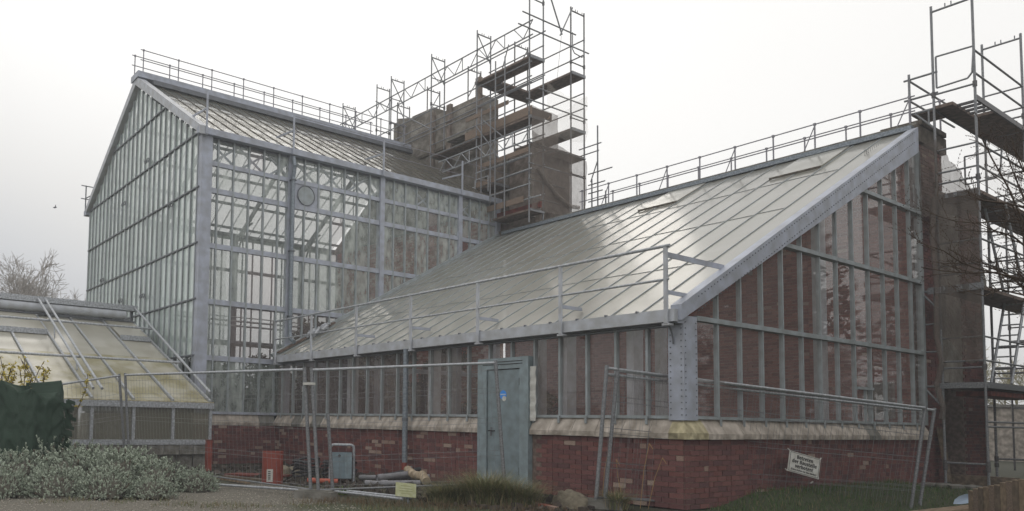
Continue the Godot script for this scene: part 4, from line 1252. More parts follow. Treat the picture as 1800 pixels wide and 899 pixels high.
func railings():
	var R: Material = mats.railing
	var a := []; var b := []
	for k in 10: a.append(Vector3(3.55 + 0.993 * k, 7.97, -11.5))
	railing("thin ridge railing nearest the lean-to roof edge", a, [], 0.70, [0.70, 0.36], 0.016, R, Vector3(-0.3, 0, 0.0))
	for k in 10: b.append(Vector3(3.7 + 0.99 * k, 8.02, -12.85))
	railing("thin ridge railing on the far side of the lean-to's wall top", b, [], 0.86, [0.86, 0.46], 0.016, R)
	a = []; b = []
	for k in 10: a.append(Vector3(-4.95, 12.56, 0.0 - 1.225 * k))
	railing("ridge railing on the near side of the tall greenhouse roof", a, [], 0.76, [0.76, 0.42], 0.016, R)
	for k in 9: b.append(Vector3(-5.5, 12.56, 0.1 - 1.225 * k))
	railing("ridge railing on the far side of the tall greenhouse roof", b, [], 0.76, [0.76, 0.42], 0.016, R)
	a = []
	for z in [-0.03, -2.76, -6.05, -9.39]: a.append(Vector3(0.27, 9.0, z))
	var t := thing("guard_railing", "wire eave railing with tall thin posts along the tall greenhouse gutter", "railing", Vector3(0.27, 9, -5), "roof guard railings")
	for p in a:
		span(t, "post", p - Vector3(0.025, 0.06, 0.02), p + Vector3(0.025, 1.10, 0.02), mats.paint)
		bar(t, "stay", p + Vector3(0, 0.65, 0), Vector3(-0.75, tall_y(-0.75) + 0.05, p.z), 0.03, 0.05, mats.paint)
	for h in [1.08, 0.62]:
		tube(t, "wire", a[1] + Vector3(0, h, 0), Vector3(0.27, 9.0 + h, -11.9), 0.009, R)
	t = thing("guard_railing", "steel eave railing in front of the lean-to's sloping roof", "railing", Vector3(6.5, 2.8, -2.16), "roof guard railings")
	var xs := [0.52, 2.42, 4.44, 6.48, 8.53, 10.55, 12.55]
	for k in xs.size():
		var p := Vector3(xs[k], 2.78, -2.165)
		span(t, "post", p - Vector3(0.028, 0, 0.02), p + Vector3(0.028, 1.19, 0.02), mats.paint_pale)
		span(t, "foot_plate", p + Vector3(-0.06, -0.02, -0.1), p + Vector3(0.06, 0.012, 0.02), mats.paint_pale)
		if k > 1:
			span(t, "arm", Vector3(xs[k] - 0.012, 3.24, -2.72), Vector3(xs[k] + 0.012, 3.30, -2.15), mats.paint)
	span(t, "arm", Vector3(12.54, 3.80, -3.75), Vector3(12.565, 3.88, -2.15), mats.paint)
	tube(t, "top_rail", Vector3(0.45, 3.97, -2.165), Vector3(12.62, 3.97, -2.165), 0.026, mats.aluminium)
	tube(t, "middle_rail", Vector3(0.45, 3.46, -2.165), Vector3(12.60, 3.46, -2.165), 0.020, mats.aluminium)
	t = thing("guard_railing", "short eave railing on the far left eave of the tall greenhouse", "railing", Vector3(-10.7, 9.1, 0), "roof guard railings")
	for z in [0.12, -3.0]:
		tube(t, "post", Vector3(-10.7, 9.1, z), Vector3(-10.7, 10.15, z), 0.025, mats.paint_dark)
	for y in [10.13, 9.62]:
		tube(t, "rail", Vector3(-10.7, y, 0.3), Vector3(-10.7, y, -3.1), 0.02, mats.paint_dark)
	tube(t, "stay", Vector3(-10.7, 9.65, 0.12), Vector3(-10.1, 9.6, 0.12), 0.02, mats.paint_dark)

# ------------------------------------------------------------------ scaffolding
func frame_pair(t: Node3D, a: Vector3, b: Vector3, top: float, m: Material, pins := true, brace := 0):
	# two standards with a top transom; a and b are the feet
	tube(t, "standard", a, Vector3(a.x, top, a.z), 0.026, m)
	tube(t, "standard", b, Vector3(b.x, top - 0.02, b.z), 0.026, m)
	var p := Vector3(a.x, top - 0.13, a.z); var q := Vector3(b.x, top - 0.13, b.z)
	tube(t, "transom", p, q, 0.024, m)
	if pins:
		for f in [0.35, 0.5, 0.85]:
			var s := p.lerp(q, f)
			tube(t, "pin", s, s + Vector3(0, 0.10, 0), 0.012, m)
	for f in range(1, 8):
		var y := top - 2.0 * f
		if y > maxf(a.y, b.y) + 0.3:
			tube(t, "transom", Vector3(a.x, y, a.z), Vector3(b.x, y, b.z), 0.022, m)
			for e in [a, b]:
				tube(t, "coupler", Vector3(e.x, y - 0.06, e.z), Vector3(e.x, y + 0.06, e.z), 0.042, mats.galvanised_dark)
	if brace == 1:
		tube(t, "brace", Vector3(a.x, top - 0.12, a.z), Vector3(b.x, top - 1.1, b.z), 0.02, m)
		tube(t, "transom", Vector3(a.x, top - 0.95, a.z), Vector3(b.x, top - 0.95, b.z + 0.0), 0.02, m)
	elif brace == 2:
		tube(t, "brace", Vector3(b.x, top - 0.12, b.z), Vector3(a.x, top - 1.3, a.z), 0.02, m)

func lattice(t: Node3D, a: Vector3, b: Vector3, h: float, m: Material, step := 0.42):
	var p := sub(t, "lattice_beam")
	tube(p, "chord", a, b, 0.024, m)
	tube(p, "chord", a - Vector3(0, h, 0), b - Vector3(0, h, 0), 0.024, m)
	var l := a.distance_to(b)
	var n := int(l / step)
	for k in n:
		var u := a.lerp(b, float(k) / n); var v := a.lerp(b, float(k + 1) / n)
		if k % 5 == 4:
			tube(p, "strut", u, u - Vector3(0, h, 0), 0.016, m)
		elif k % 2:
			tube(p, "strut", u, v - Vector3(0, h, 0), 0.016, m)
		else:
			tube(p, "strut", u - Vector3(0, h, 0), v, 0.016, m)

func deck(t: Node3D, p: Vector3, q: Vector3, along_x: bool):
	# planks side by side
	var n := 2
	for k in n:
		var f := float(k) / n; var g := float(k + 1) / n
		if along_x:
			span(t, "deck_plank", Vector3(p.x, p.y, lerpf(p.z, q.z, f) + 0.006), Vector3(q.x, q.y, lerpf(p.z, q.z, g) - 0.006), mats.deck_under)
		else:
			span(t, "deck_plank", Vector3(lerpf(p.x, q.x, f) + 0.006, p.y, p.z), Vector3(lerpf(p.x, q.x, g) - 0.006, q.y, q.z), mats.deck_under)
	# steel rims
	if along_x:
		for x in [p.x, q.x]:
			span(t, "deck_rim", Vector3(x - 0.02, p.y - 0.012, p.z), Vector3(x + 0.02, q.y + 0.012, q.z), mats.galvanised)
	else:
		for z in [p.z, q.z]:
			span(t, "deck_rim", Vector3(p.x, p.y - 0.012, z - 0.02), Vector3(q.x, q.y + 0.012, z + 0.02), mats.galvanised)

func front_scaffold():
	var G: Material = mats.galvanised
	var zo := -10.87; var zi := -11.55
	var t := thing("scaffold", "tall scaffold in front of the rendered wall between the two greenhouse roofs", "scaffold", Vector3(-2, 8, -11.2), "scaffolds on the building site")
	for e in [[1.9, 7.9, 17.6, 0], [-0.6, 9.3, 15.5, 1], [-3.13, 11.1, 15.6, 1], [-5.7, 12.6, 15.65, 1], [-6.7, 12.5, 15.65, 0], [-9.3, 10.0, 15.7, 1]]:
		frame_pair(t, Vector3(e[0], e[1], zo), Vector3(e[0], e[1], zi), e[2], G, e[2] < 17, e[3])
	lattice(t, Vector3(-9.4, 14.72, zo + 0.06), Vector3(2.1, 14.72, zo + 0.06), 0.5, G)
	lattice(t, Vector3(-2.6, 11.12, zo + 0.06), Vector3(2.05, 11.12, zo + 0.06), 0.45, mats.aluminium)
	for e in [[13.35, -9.4, 2.0], [12.85, -6.7, 2.0], [12.45, -5.8, -0.6], [11.95, -3.2, 2.0], [10.2, -0.65, 2.0], [9.7, -0.8, 2.0], [9.2, -0.65, 1.95], [8.7, -0.9, 2.4], [12.65, -0.65, 2.0], [11.5, -3.2, -0.5], [10.75, -3.2, -0.5]]:
		tube(t, "ledger", Vector3(e[1], e[0], zo), Vector3(e[2], e[0], zo), 0.023, mats.aluminium if e[0] < 10.5 else G)
	for e in [[13.0, -9.4, 1.9], [14.6, -3.2, 2.0]]:
		tube(t, "ledger", Vector3(e[1], e[0], zi), Vector3(e[2], e[0], zi), 0.023, G)
	for e in [[11.0, 0.0, 2.0], [10.45, -0.6, 2.0], [9.95, -0.65, 2.0], [9.45, -0.65, 1.2], [8.95, -0.65, 2.0], [13.05, -0.6, 2.0], [14.1, -0.65, 1.95]]:
		tube(t, "ledger", Vector3(e[1], e[0], zi + 0.03), Vector3(e[2], e[0], zi + 0.03), 0.022, G)
	deck(t, Vector3(-0.6, 9.55, zi), Vector3(0.35, 9.62, zo), true)
	# decks
	deck(t, Vector3(-0.7, 13.52, zi), Vector3(1.95, 13.60, zo), true)
	deck(t, Vector3(-0.75, 13.50, -13.6), Vector3(-0.05, 13.58, zi - 0.02), false)
	deck(t, Vector3(-3.1, 11.45, zi), Vector3(1.95, 11.53, zo), true)
	span(t, "toe_board", Vector3(-1.2, 11.54, zo - 0.03), Vector3(2.0, 11.84, zo + 0.01), mats.deck_wood)
	span(t, "toe_board", Vector3(1.93, 11.54, -11.9), Vector3(1.97, 11.80, zo - 0.04), mats.deck_wood)
	span(t, "rubble_board", Vector3(-2.6, 12.0, -11.6), Vector3(-1.5, 12.1, -11.2), mats.stone_dark)
	deck(t, Vector3(0.2, 8.30, zi), Vector3(1.95, 8.36, zo), true)
	# second pair of standards beside the corner bay
	for x in [0.55, 1.0]:
		tube(t, "standard", Vector3(x - 0.75, 8.9, zo + 0.15), Vector3(x - 0.75, 12.4, zo + 0.15), 0.024, G)
		tube(t, "standard", Vector3(x - 0.1, 8.3, zo + 0.12), Vector3(x - 0.1, 13.9, zo + 0.12), 0.024, G)
	tube(t, "brace", Vector3(-0.55, 11.9, zo + 0.08), Vector3(0.6, 10.4, zo + 0.08), 0.022, G)
	tube(t, "brace", Vector3(0.9, 11.0, zo + 0.08), Vector3(-0.2, 12.0, zo + 0.08), 0.022, G)
	tube(t, "brace", Vector3(-6.7, 14.9, zo + 0.05), Vector3(-3.13, 12.6, zo + 0.05), 0.024, G)
	tube(t, "brace", Vector3(-0.05, 13.9, zi), Vector3(0.3, 14.8, zi), 0.02, G)
	# tubes across the end
	for e in [[14.98, -10.5, -13.2], [14.5, -10.3, -13.9], [12.55, -11.3, -13.8], [12.05, -10.7, -13.8], [9.9, -10.8, -13.7], [9.35, -10.8, -12.6], [8.75, -10.8, -12.4], [10.6, -10.8, -13.7]]:
		tube(t, "end_tube", Vector3(1.93, e[0], e[1]), Vector3(1.93, e[0], e[2]), 0.024, G)
	tube(t, "brace", Vector3(1.95, 16.6, -11.5), Vector3(1.95, 14.75, -12.45), 0.026, G)
	tube(t, "brace", Vector3(1.95, 15.9, -13.0), Vector3(1.95, 14.7, -12.35), 0.024, G)
	tube(t, "rope", Vector3(1.96, 14.7, -12.4), Vector3(1.9, 13.1, -12.25), 0.005, mats.black)
	for e in [[8.62, -0.9, 1.7, 0.20], [10.28, -0.4, 1.9, 0.16], [9.63, -0.62, 0.4, 0.18], [12.2, -1.1, 1.0, 0.14]]:
		span(t, "timber_board", Vector3(e[1], e[0], zo + 0.035), Vector3(e[2], e[0] + e[3], zo + 0.07), mats.deck_wood)
	# small loop guard by the roof edge
	var lg := Mb.new()
	lg.path([Vector3(0.1, 9.35, zo + 0.1), Vector3(0.1, 9.9, zo + 0.1), Vector3(-0.55, 9.9, zo + 0.1), Vector3(-0.55, 9.35, zo + 0.1)], 0.02, 6)
	obj(t, "loop_guard", lg, mats.aluminium)
	# second scaffold behind the wall
	t = thing("scaffold", "second row of scaffold frames behind the rendered wall", "scaffold", Vector3(-3, 8, -13.3), "scaffolds on the building site")
	for e in [[1.9, 8.1, 15.95, 0], [-0.75, 10.0, 15.75, 2], [-3.3, 12.0, 15.75, 2], [-5.85, 12.0, 15.8, 2], [-7.95, 12.0, 15.8, 1]]:
		frame_pair(t, Vector3(e[0], e[1], -12.97), Vector3(e[0], e[1], -13.68), e[2], mats.galvanised_dark, true, e[3])
	for e in [[14.95, -0.8, 1.9], [14.4, -8.0, 1.9], [13.9, -8.0, -0.7], [13.0, -3.3, 1.9], [12.45, -3.3, 1.9], [10.6, -0.7, 1.9]]:
		tube(t, "ledger", Vector3(e[1], e[0], -13.68), Vector3(e[2], e[0], -13.68), 0.023, mats.galvanised_dark)
	deck(t, Vector3(-0.7, 13.52, -13.68), Vector3(1.95, 13.60, -12.97), true)
	deck(t, Vector3(-0.7, 11.5, -13.68), Vector3(1.95, 11.58, -12.97), true)
	deck(t, Vector3(1.2, 10.6, -13.66), Vector3(1.93, 10.66, -12.2), false)
	var gl := Mb.new()
	gl.path([Vector3(1.95, 15.0, -13.0), Vector3(1.95, 14.4, -13.0), Vector3(1.95, 14.28, -13.1), Vector3(1.95, 14.24, -13.5), Vector3(1.95, 14.32, -13.62), Vector3(1.95, 15.0, -13.64)], 0.018, 6)
	obj(t, "loop_guard", gl, mats.galvanised)
	# low stub beyond the block
	t = thing("scaffold", "low scaffold stub beyond the right side of the rendered block", "scaffold", Vector3(3.0, 8, -13.8), "scaffolds on the building site")
	for e in [[2.05, -13.9, 9.9], [2.3, -13.9, 11.75], [2.1, -14.6, 9.6]]:
		tube(t, "standard", Vector3(e[0], 8.0, e[1]), Vector3(e[0], e[2], e[1]), 0.026, G)
	for e in [[11.1, 1.5, 2.45], [10.85, 1.5, 2.35], [10.1, 1.9, 2.9], [9.7, 1.9, 2.6], [9.4, 1.9, 2.5], [9.1, 1.9, 2.7], [8.8, 1.9, 2.5], [8.5, 1.9, 2.6]]:
		tube(t, "ledger", Vector3(e[1], e[0], -13.9), Vector3(e[2], e[0], -13.9), 0.022, G)
	tube(t, "brace", Vector3(2.0, 9.8, -13.9), Vector3(2.3, 10.5, -13.9), 0.02, G)

func ladder(t: Node3D, a: Vector3, b: Vector3, side: Vector3, w: float, n: int, m: Material):
	var p := sub(t, "ladder")
	var s := side.normalized() * w * 0.5
	tube(p, "stile", a - s, b - s, 0.028, m)
	tube(p, "stile", a + s, b + s, 0.028, m)
	for k in n:
		var c := a.lerp(b, (k + 0.5) / n)
		tube(p, "rung", c - s, c + s, 0.017, m)

func right_scaffold():
	var G: Material = mats.galvanised
	var xi := 12.92; var xo := 13.65
	var zs := [-11.55, -14.62, -17.69, -20.76]
	var t := thing("scaffold", "scaffold tower rising along the right end wall behind the glass gable", "scaffold", Vector3(13.3, 0.1, -15), "scaffolds on the building site")
	for k in 4:
		var top: float = [10.58, 10.62, 8.6, 8.6][k]
		frame_pair(t, Vector3(xi, 0.14, zs[k]), Vector3(xo, 0.14, zs[k]), top, G, k < 2)
		for x in [xi, xo]:
			span(t, "base_plate", Vector3(x - 0.09, 0.10, zs[k] - 0.09), Vector3(x + 0.09, 0.115, zs[k] + 0.09), mats.galvanised_dark)
			tube(t, "jack_nut", Vector3(x, 0.42, zs[k]), Vector3(x, 0.52, zs[k]), 0.045, mats.galvanised_dark)
	for y in [2.2, 4.25, 6.3, 8.3]:
		for b in 3:
			if y > 8.0 and b == 2: continue
			if y > 8 and b == 0:
				# top deck with an open hatch
				span(t, "deck_plank", Vector3(xi + 0.01, y - 0.04, zs[1]), Vector3(xi + 0.34, y + 0.03, zs[0]), mats.deck_under)
				span(t, "deck_plank", Vector3(xi + 0.35, y - 0.04, zs[1]), Vector3(xo - 0.01, y + 0.03, zs[0] - 1.25), mats.deck_under)
				for f in 4:
					span(t, "hatch_bar", Vector3(xi + 0.35, y - 0.03, zs[0] - 0.25 * f - 0.28), Vector3(xo - 0.02, y + 0.02, zs[0] - 0.25 * f - 0.22), mats.galvanised_dark)
				for x in [xi, xo]:
					span(t, "deck_rim", Vector3(x - 0.02, y - 0.06, zs[1]), Vector3(x + 0.02, y + 0.05, zs[0]), mats.galvanised_dark)
				continue
			deck(t, Vector3(xi, y - 0.04, zs[b + 1]), Vector3(xo, y + 0.03, zs[b]), false)
		for h in [0.52, 1.02]:
			if y + h < 9.8:
				tube(t, "guard_rail", Vector3(xo, y + h, zs[0]), Vector3(xo, y + h, zs[3] if y < 8 else zs[1]), 0.021, G)
				if y > 1.5 and y < 8.0:
					tube(t, "guard_rail", Vector3(xi, y + h, zs[0]), Vector3(xo, y + h, zs[0]), 0.021, G)
				for z in [zs[1], zs[2]]:
					if y < 8 or z == zs[1]:
						tube(t, "guard_rail", Vector3(xi, y + h, z), Vector3(xo, y + h, z), 0.021, G)
	span(t, "toe_board", Vector3(xi - 0.2, 4.2, zs[0] + 0.03), Vector3(xo + 0.05, 4.34, zs[0] + 0.06), mats.galvanised)
	span(t, "toe_board", Vector3(xi - 0.05, 2.15, zs[0] + 0.03), Vector3(xo, 2.27, zs[0] + 0.06), mats.galvanised)
	span(t, "toe_board", Vector3(xo + 0.03, 2.15, zs[1]), Vector3(xo + 0.06, 2.27, zs[0]), mats.galvanised)
	span(t, "red_plank", Vector3(xi + 0.1, 2.0, zs[1] - 0.4), Vector3(xo - 0.02, 2.1, zs[0] - 0.4), mats.red_wood)
	tube(t, "guard_rail", Vector3(xo, 1.45, zs[0]), Vector3(xo, 1.45, zs[2]), 0.021, G)
	tube(t, "guard_rail", Vector3(xo, 1.35, zs[0]), Vector3(xo, 1.35, zs[2]), 0.021, G)
	# brackets towards the gable
	for y in [4.27, 2.2, 8.28]:
		tube(t, "bracket_arm", Vector3(xi - 0.42, y, zs[0]), Vector3(xi, y, zs[0]), 0.024, G)
		tube(t, "bracket_strut", Vector3(xi - 0.36, y, zs[0]), Vector3(xi - 0.02, y - 0.42, zs[0]), 0.022, G)
		tube(t, "bracket_post", Vector3(xi - 0.10, y, zs[0]), Vector3(xi - 0.10, y - 0.32, zs[0]), 0.02, G)
	tube(t, "standard", Vector3(xi - 0.45, 7.95, zs[0]), Vector3(xi - 0.45, 9.2, zs[0]), 0.026, G)
	for y in [9.08, 8.62]:
		tube(t, "guard_rail", Vector3(xi - 0.55, y, zs[0]), Vector3(xi + 0.08, y, zs[0]), 0.024, G)
		tube(t, "guard_rail", Vector3(xi - 0.45, y - 0.02, zs[0]), Vector3(xi - 0.45, y - 0.02, zs[0] - 2.6), 0.022, G)
	span(t, "deck_plank", Vector3(xi - 0.42, 8.24, zs[0] - 0.7), Vector3(xi - 0.03, 8.31, zs[0]), mats.deck_under)
	for y in [3.55, 2.95]:
		tube(t, "wall_tie", Vector3(xi - 0.45, y, zs[0]), Vector3(xi, y, zs[0]), 0.02, G)
	# folding end guards
	for e in [[9.42, 8.72, zs[0]], [7.5, 6.85, zs[0] - 1.5]]:
		var g := Mb.new()
		g.path([Vector3(xi + 0.06, e[1], e[2]), Vector3(xi + 0.06, e[0], e[2]), Vector3(xo, e[0] - 0.02, e[2]), Vector3(xo - 0.04, e[1] + 0.12, e[2]), Vector3(xo - 0.12, e[1] + 0.02, e[2]), Vector3(xi + 0.06, e[1], e[2])], 0.019, 6)
		obj(t, "loop_guard", g, G)
	ladder(t, Vector3(13.45, 2.3, -13.2), Vector3(13.45, 4.3, -14.3), Vector3.RIGHT, 0.36, 8, mats.aluminium)
	ladder(t, Vector3(13.45, 4.35, -14.3), Vector3(13.45, 6.3, -13.2), Vector3.RIGHT, 0.36, 8, mats.aluminium)
	tube(t, "brace", Vector3(xo, 2.2, zs[1]), Vector3(xo, 4.25, zs[2]), 0.023, G)
	tube(t, "brace", Vector3(xo, 6.3, zs[1]), Vector3(xo, 4.25, zs[2]), 0.023, G)
	tube(t, "brace", Vector3(xo, 0.3, zs[1]), Vector3(xo, 2.1, zs[2]), 0.023, G)
	# a second run of frames farther out behind it
	t = thing("scaffold", "farther scaffold run behind the right tower with many thin poles", "scaffold", Vector3(11.6, 0.1, -24), "scaffolds on the building site")
	for k in 5:
		var z := -21.5 - 1.6 * k
		frame_pair(t, Vector3(11.4, 0.1, z), Vector3(12.6, 0.1, z), 8.4 - 0.3 * k, mats.galvanised_dark, false)
	for y in [1.2, 2.2, 3.2, 4.2, 5.2, 6.2, 7.2]:
		tube(t, "ledger", Vector3(12.6, y, -21.5), Vector3(12.6, y, -28.0), 0.022, mats.galvanised_dark)
	for y in [2.0, 4.0, 6.0]:
		deck(t, Vector3(11.4, y - 0.05, -28.0), Vector3(12.6, y, -21.5), false)

func net_sheet(t: Node3D, called: String, p00: Vector3, p10: Vector3, p11: Vector3, p01: Vector3, m: Material, amp: float, seed_: int, sag := 0.0, ragged := 0.0):
	var f := FastNoiseLite.new()
	f.seed = seed_; f.frequency = 1.4
	var n := (p10 - p00).cross(p01 - p00).normalized()
	var b := Mb.new()
	var g := []
	for i in 21:
		var row := []
		for j in 21:
			var u := j / 20.0; var v := i / 20.0
			if ragged > 0.0:
				u = clampf(u + ragged * sin(v * 7.0) * (1.0 - u) * 0.5, 0, 1)
				v = v + ragged * (1.0 - v) * (0.5 + 0.5 * sin(u * 5.0 + 1.0))
			var p := p00.lerp(p10, u).lerp(p01.lerp(p11, u), v)
			p += n * amp * f.get_noise_2d(u * 3.0, v * 1.6) * (1.0 if i > 0 or j > 0 else 0.2)
			p.y -= sag * sin(PI * u) * (0.4 + 0.6 * v)
			row.append(p)
		g.append(row)
	for i in 20:
		for j in 20:
			b.quad(g[i][j], g[i][j + 1], g[i + 1][j + 1], g[i + 1][j])
	b.smooth()
	return obj(t, called, b, m)

func nets():
	var t := thing("debris_net", "brown debris net closing the front end of the right scaffold", "debris net", Vector3(13.2, 2.4, -11.5), "debris nets on the scaffolds")
	net_sheet(t, "net", Vector3(12.88, 2.75, -11.50), Vector3(13.64, 2.62, -11.50), Vector3(13.66, 6.35, -11.50), Vector3(12.86, 6.35, -11.50), mats.net_brown, 0.09, 5, 0.0, 0.14)
	var ro := Mb.new()
	ro.path([Vector3(12.9, 1.5, -11.5), Vector3(12.95, 1.75, -11.46), Vector3(12.84, 2.2, -11.45), Vector3(12.95, 2.7, -11.46), Vector3(12.86, 3.3, -11.47), Vector3(12.9, 4.4, -11.47), Vector3(12.84, 5.4, -11.47), Vector3(12.9, 6.3, -11.47)], 0.055, 8)
	obj(t, "gathered_edge", ro, mats.net_grey)
	t = thing("debris_net", "brown net wrapped round the masonry pier above the gable's right end", "debris net", Vector3(12.75, 6.2, -11.6), "debris nets on the scaffolds")
	net_sheet(t, "net", Vector3(12.45, 5.9, -11.44), Vector3(12.98, 5.9, -11.46), Vector3(12.98, 7.55, -11.46), Vector3(12.45, 7.45, -11.44), mats.net_brown, 0.08, 6)
	net_sheet(t, "net", Vector3(12.98, 6.0, -11.46), Vector3(12.98, 6.0, -13.2), Vector3(12.98, 6.9, -13.2), Vector3(12.98, 7.55, -11.46), mats.net_brown, 0.08, 7)
	t = thing("debris_net", "pale transparent net sagging between the right scaffold's upper poles", "debris net", Vector3(13.7, 7, -14), "debris nets on the scaffolds")
	net_sheet(t, "net", Vector3(13.68, 6.5, -11.6), Vector3(13.68, 6.4, -17.6), Vector3(13.68, 7.2, -17.6), Vector3(13.68, 7.3, -11.6), mats.net_pale, 0.12, 8, 0.25)
	t = thing("debris_net", "dark brown net over the right side of the rendered block", "debris net", Vector3(1.97, 8.4, -12.3), "debris nets on the scaffolds")
	net_sheet(t, "net", Vector3(1.975, 8.35, -10.9), Vector3(1.975, 8.35, -13.7), Vector3(1.975, 10.5, -13.7), Vector3(1.975, 11.0, -10.9), mats.net_brown, 0.10, 9)
	ro = Mb.new()
	ro.path([Vector3(2.02, 9.75, -11.15), Vector3(2.06, 9.35, -11.5), Vector3(2.06, 8.95, -12.1), Vector3(2.04, 8.72, -12.7), Vector3(2.04, 8.75, -13.2)], 0.07, 8)
	obj(t, "gathered_fold", ro, mats.net_grey)
	net_sheet(t, "net", Vector3(1.99, 10.6, -10.9), Vector3(1.99, 10.5, -12.2), Vector3(1.99, 11.8, -12.2), Vector3(1.99, 11.85, -10.9), mats.net_brown, 0.05, 19)
	t = thing("debris_net", "white translucent net hanging at the scaffold tower's upper right corner", "debris net", Vector3(1.98, 11.6, -13), "debris nets on the scaffolds")
	net_sheet(t, "net", Vector3(1.98, 11.1, -11.6), Vector3(1.98, 11.2, -13.72), Vector3(1.98, 12.9, -13.72), Vector3(1.98, 12.95, -11.6), mats.net_pale, 0.14, 10, 0.3)
	net_sheet(t, "net", Vector3(1.95, 10.6, -13.74), Vector3(-2.0, 10.6, -13.74), Vector3(-2.0, 12.6, -13.74), Vector3(1.95, 12.9, -13.74), mats.net_pale, 0.14, 11, 0.2)
	t = thing("safety_mesh", "wire safety mesh panel behind the upper gable panes and pier", "mesh panel", Vector3(12.3, 6.2, -10.8))
	var w := Mb.new()
	for k in 14:
		w.tube(Vector3(12.2, 6.3, -9.9 - 0.1 * k), Vector3(12.2, 7.2 + 0.04 * k, -9.9 - 0.1 * k), 0.003, 0.003, 4)
	for k in 10:
		w.tube(Vector3(12.2, 6.3 + 0.1 * k, -9.9), Vector3(12.2, 6.3 + 0.1 * k, -11.2), 0.003, 0.003, 4)
	obj(t, "wires", w, mats.galvanised_dark, "stuff")

# ------------------------------------------------------------------ low greenhouse at left
func low_house():
	var t := thing("low_greenhouse", "low aluminium greenhouse with mossy glass roof at the left edge", "greenhouse", Vector3(-1, 0, 4))
	var A: Material = mats.aluminium
	var x0 := 2.0
	var z0 := 0.42; var z1 := 9.0
	var n := 9
	var pitch := (z1 - z0) / n
	var S := func(x: float) -> float: return 1.60 + (x0 - x) * 0.425
	# concrete blocks and the dark foot
	var z := z0
	var k := 0
	while z < z1:
		var l: float = [0.42, 0.36, 0.38, 0.40, 0.62, 0.9, 1.1][mini(k, 6)]
		span(t, "concrete_block", Vector3(x0 - 0.3, 0.37, z + 0.006), Vector3(x0 + 0.03 + 0.008 * (k % 2), 0.60, minf(z + l, z1) - 0.006), mats.stone_dark if k % 2 else mats.concrete)
		z += l; k += 1
	z = z0; k = 0
	while z < z1:
		span(t, "foot_block", Vector3(x0 - 0.3, -0.02, z + 0.008), Vector3(x0 - 0.06 - 0.01 * (k % 3), 0.36, z + 0.38), mats.stone_dark)
		z += 0.4; k += 1
	span(t, "sill", Vector3(x0 - 0.1, 0.60, z0 - 0.05), Vector3(x0 + 0.06, 0.65, z1), A)
	span(t, "sill", Vector3(x0 - 0.08, 0.652, z0), Vector3(x0 + 0.03, 0.72, z1), A)
	span(t, "gutter", Vector3(x0 - 0.05, 1.465, z0 - 0.06), Vector3(x0 + 0.10, 1.60, z1), A)
	span(t, "gutter_lip", Vector3(x0 - 0.05, 1.602, z0 - 0.06), Vector3(x0 + 0.06, 1.625, z1), mats.moss_stone)
	for j in n + 1:
		var zz := z0 + pitch * j
		span(t, "front_post", Vector3(x0 - 0.02, 0.72, zz - 0.035), Vector3(x0 + 0.045, 1.462, zz + 0.035), A)
		bar(t, "glazing_bar", Vector3(x0, S.call(x0) + 0.045, zz), Vector3(-3.9, S.call(-3.9) + 0.045, zz), 0.05, 0.05, A)
	for j in n:
		var a := z0 + pitch * j + 0.036; var b := z0 + pitch * (j + 1) - 0.036
		pane_quad(t, "front_pane", [Vector3(x0, 0.72, b), Vector3(x0, 0.72, a), Vector3(x0, 1.462, a), Vector3(x0, 1.462, b)], mats.dim_pane)
		for e in [[x0, -0.9], [-0.9, -3.9]]:
			pane_quad(t, "roof_pane", [Vector3(e[0], S.call(e[0]) + 0.02, b), Vector3(e[0], S.call(e[0]) + 0.02, a), Vector3(e[1], S.call(e[1]) + 0.02, a), Vector3(e[1], S.call(e[1]) + 0.02, b)], mats["moss_pane%d" % (rng.randi() % 3)] if e[0] > 0 else mats["clean_roof_pane%d" % (rng.randi() % 2)])
	# opening lights near the top
	for e in [[0, 1], [3, 5], [7, 8]]:
		var a: float = z0 + pitch * e[0] + 0.05; var b: float = z0 + pitch * e[1] - 0.05
		var v := Mb.new()
		var h := 0.12
		v.quad(Vector3(-2.2, S.call(-2.2) + h, b), Vector3(-2.2, S.call(-2.2) + h, a), Vector3(-3.85, S.call(-3.85) + 0.08, a), Vector3(-3.85, S.call(-3.85) + 0.08, b))
		obj(t, "vent_light", v, mats.clean_roof_pane0)
		span(t, "vent_bar", Vector3(-2.24, S.call(-2.2) + 0.02, a), Vector3(-2.14, S.call(-2.2) + 0.16, b), A)
	span(t, "ridge_bar", Vector3(-4.0, S.call(-3.9) - 0.02, z0), Vector3(-3.86, S.call(-3.9) + 0.10, z1), A)
	# far slope, end wall and back wall
	pane_quad(t, "far_slope", [Vector3(-3.95, S.call(-3.9), z0), Vector3(-3.95, S.call(-3.9), z1), Vector3(-9.5, 1.7, z1), Vector3(-9.5, 1.7, z0)], mats.moss_pane1)
	span(t, "back_wall", Vector3(-9.6, 0, z0), Vector3(-9.5, 1.7, z1), mats.concrete)
	var ew := Mb.new()
	ew.quad(Vector3(x0 - 0.05, 0.6, z0), Vector3(-3.9, 0.6, z0), Vector3(-3.9, S.call(-3.9), z0), Vector3(x0 - 0.05, 1.5, z0))
	obj(t, "end_wall_pane", ew, mats.dim_pane)
	# screen carriage: ridge beam, inclined rails, cross tubes
	var T := func(x: float) -> float: return 1.86 + (x0 - x) * 0.478
	span(t, "ridge_beam", Vector3(-3.95, 4.46, z0 - 0.05), Vector3(-3.62, 4.62, z1), A)
	tube(t, "screen_roll", Vector3(-3.70, 4.32, z0 + 0.3), Vector3(-3.70, 4.32, z1), 0.13, mats.paint_pale)
	tube(t, "drive_shaft", Vector3(-3.70, 4.13, z0), Vector3(-3.70, 4.13, z1), 0.022, mats.paint_dark)
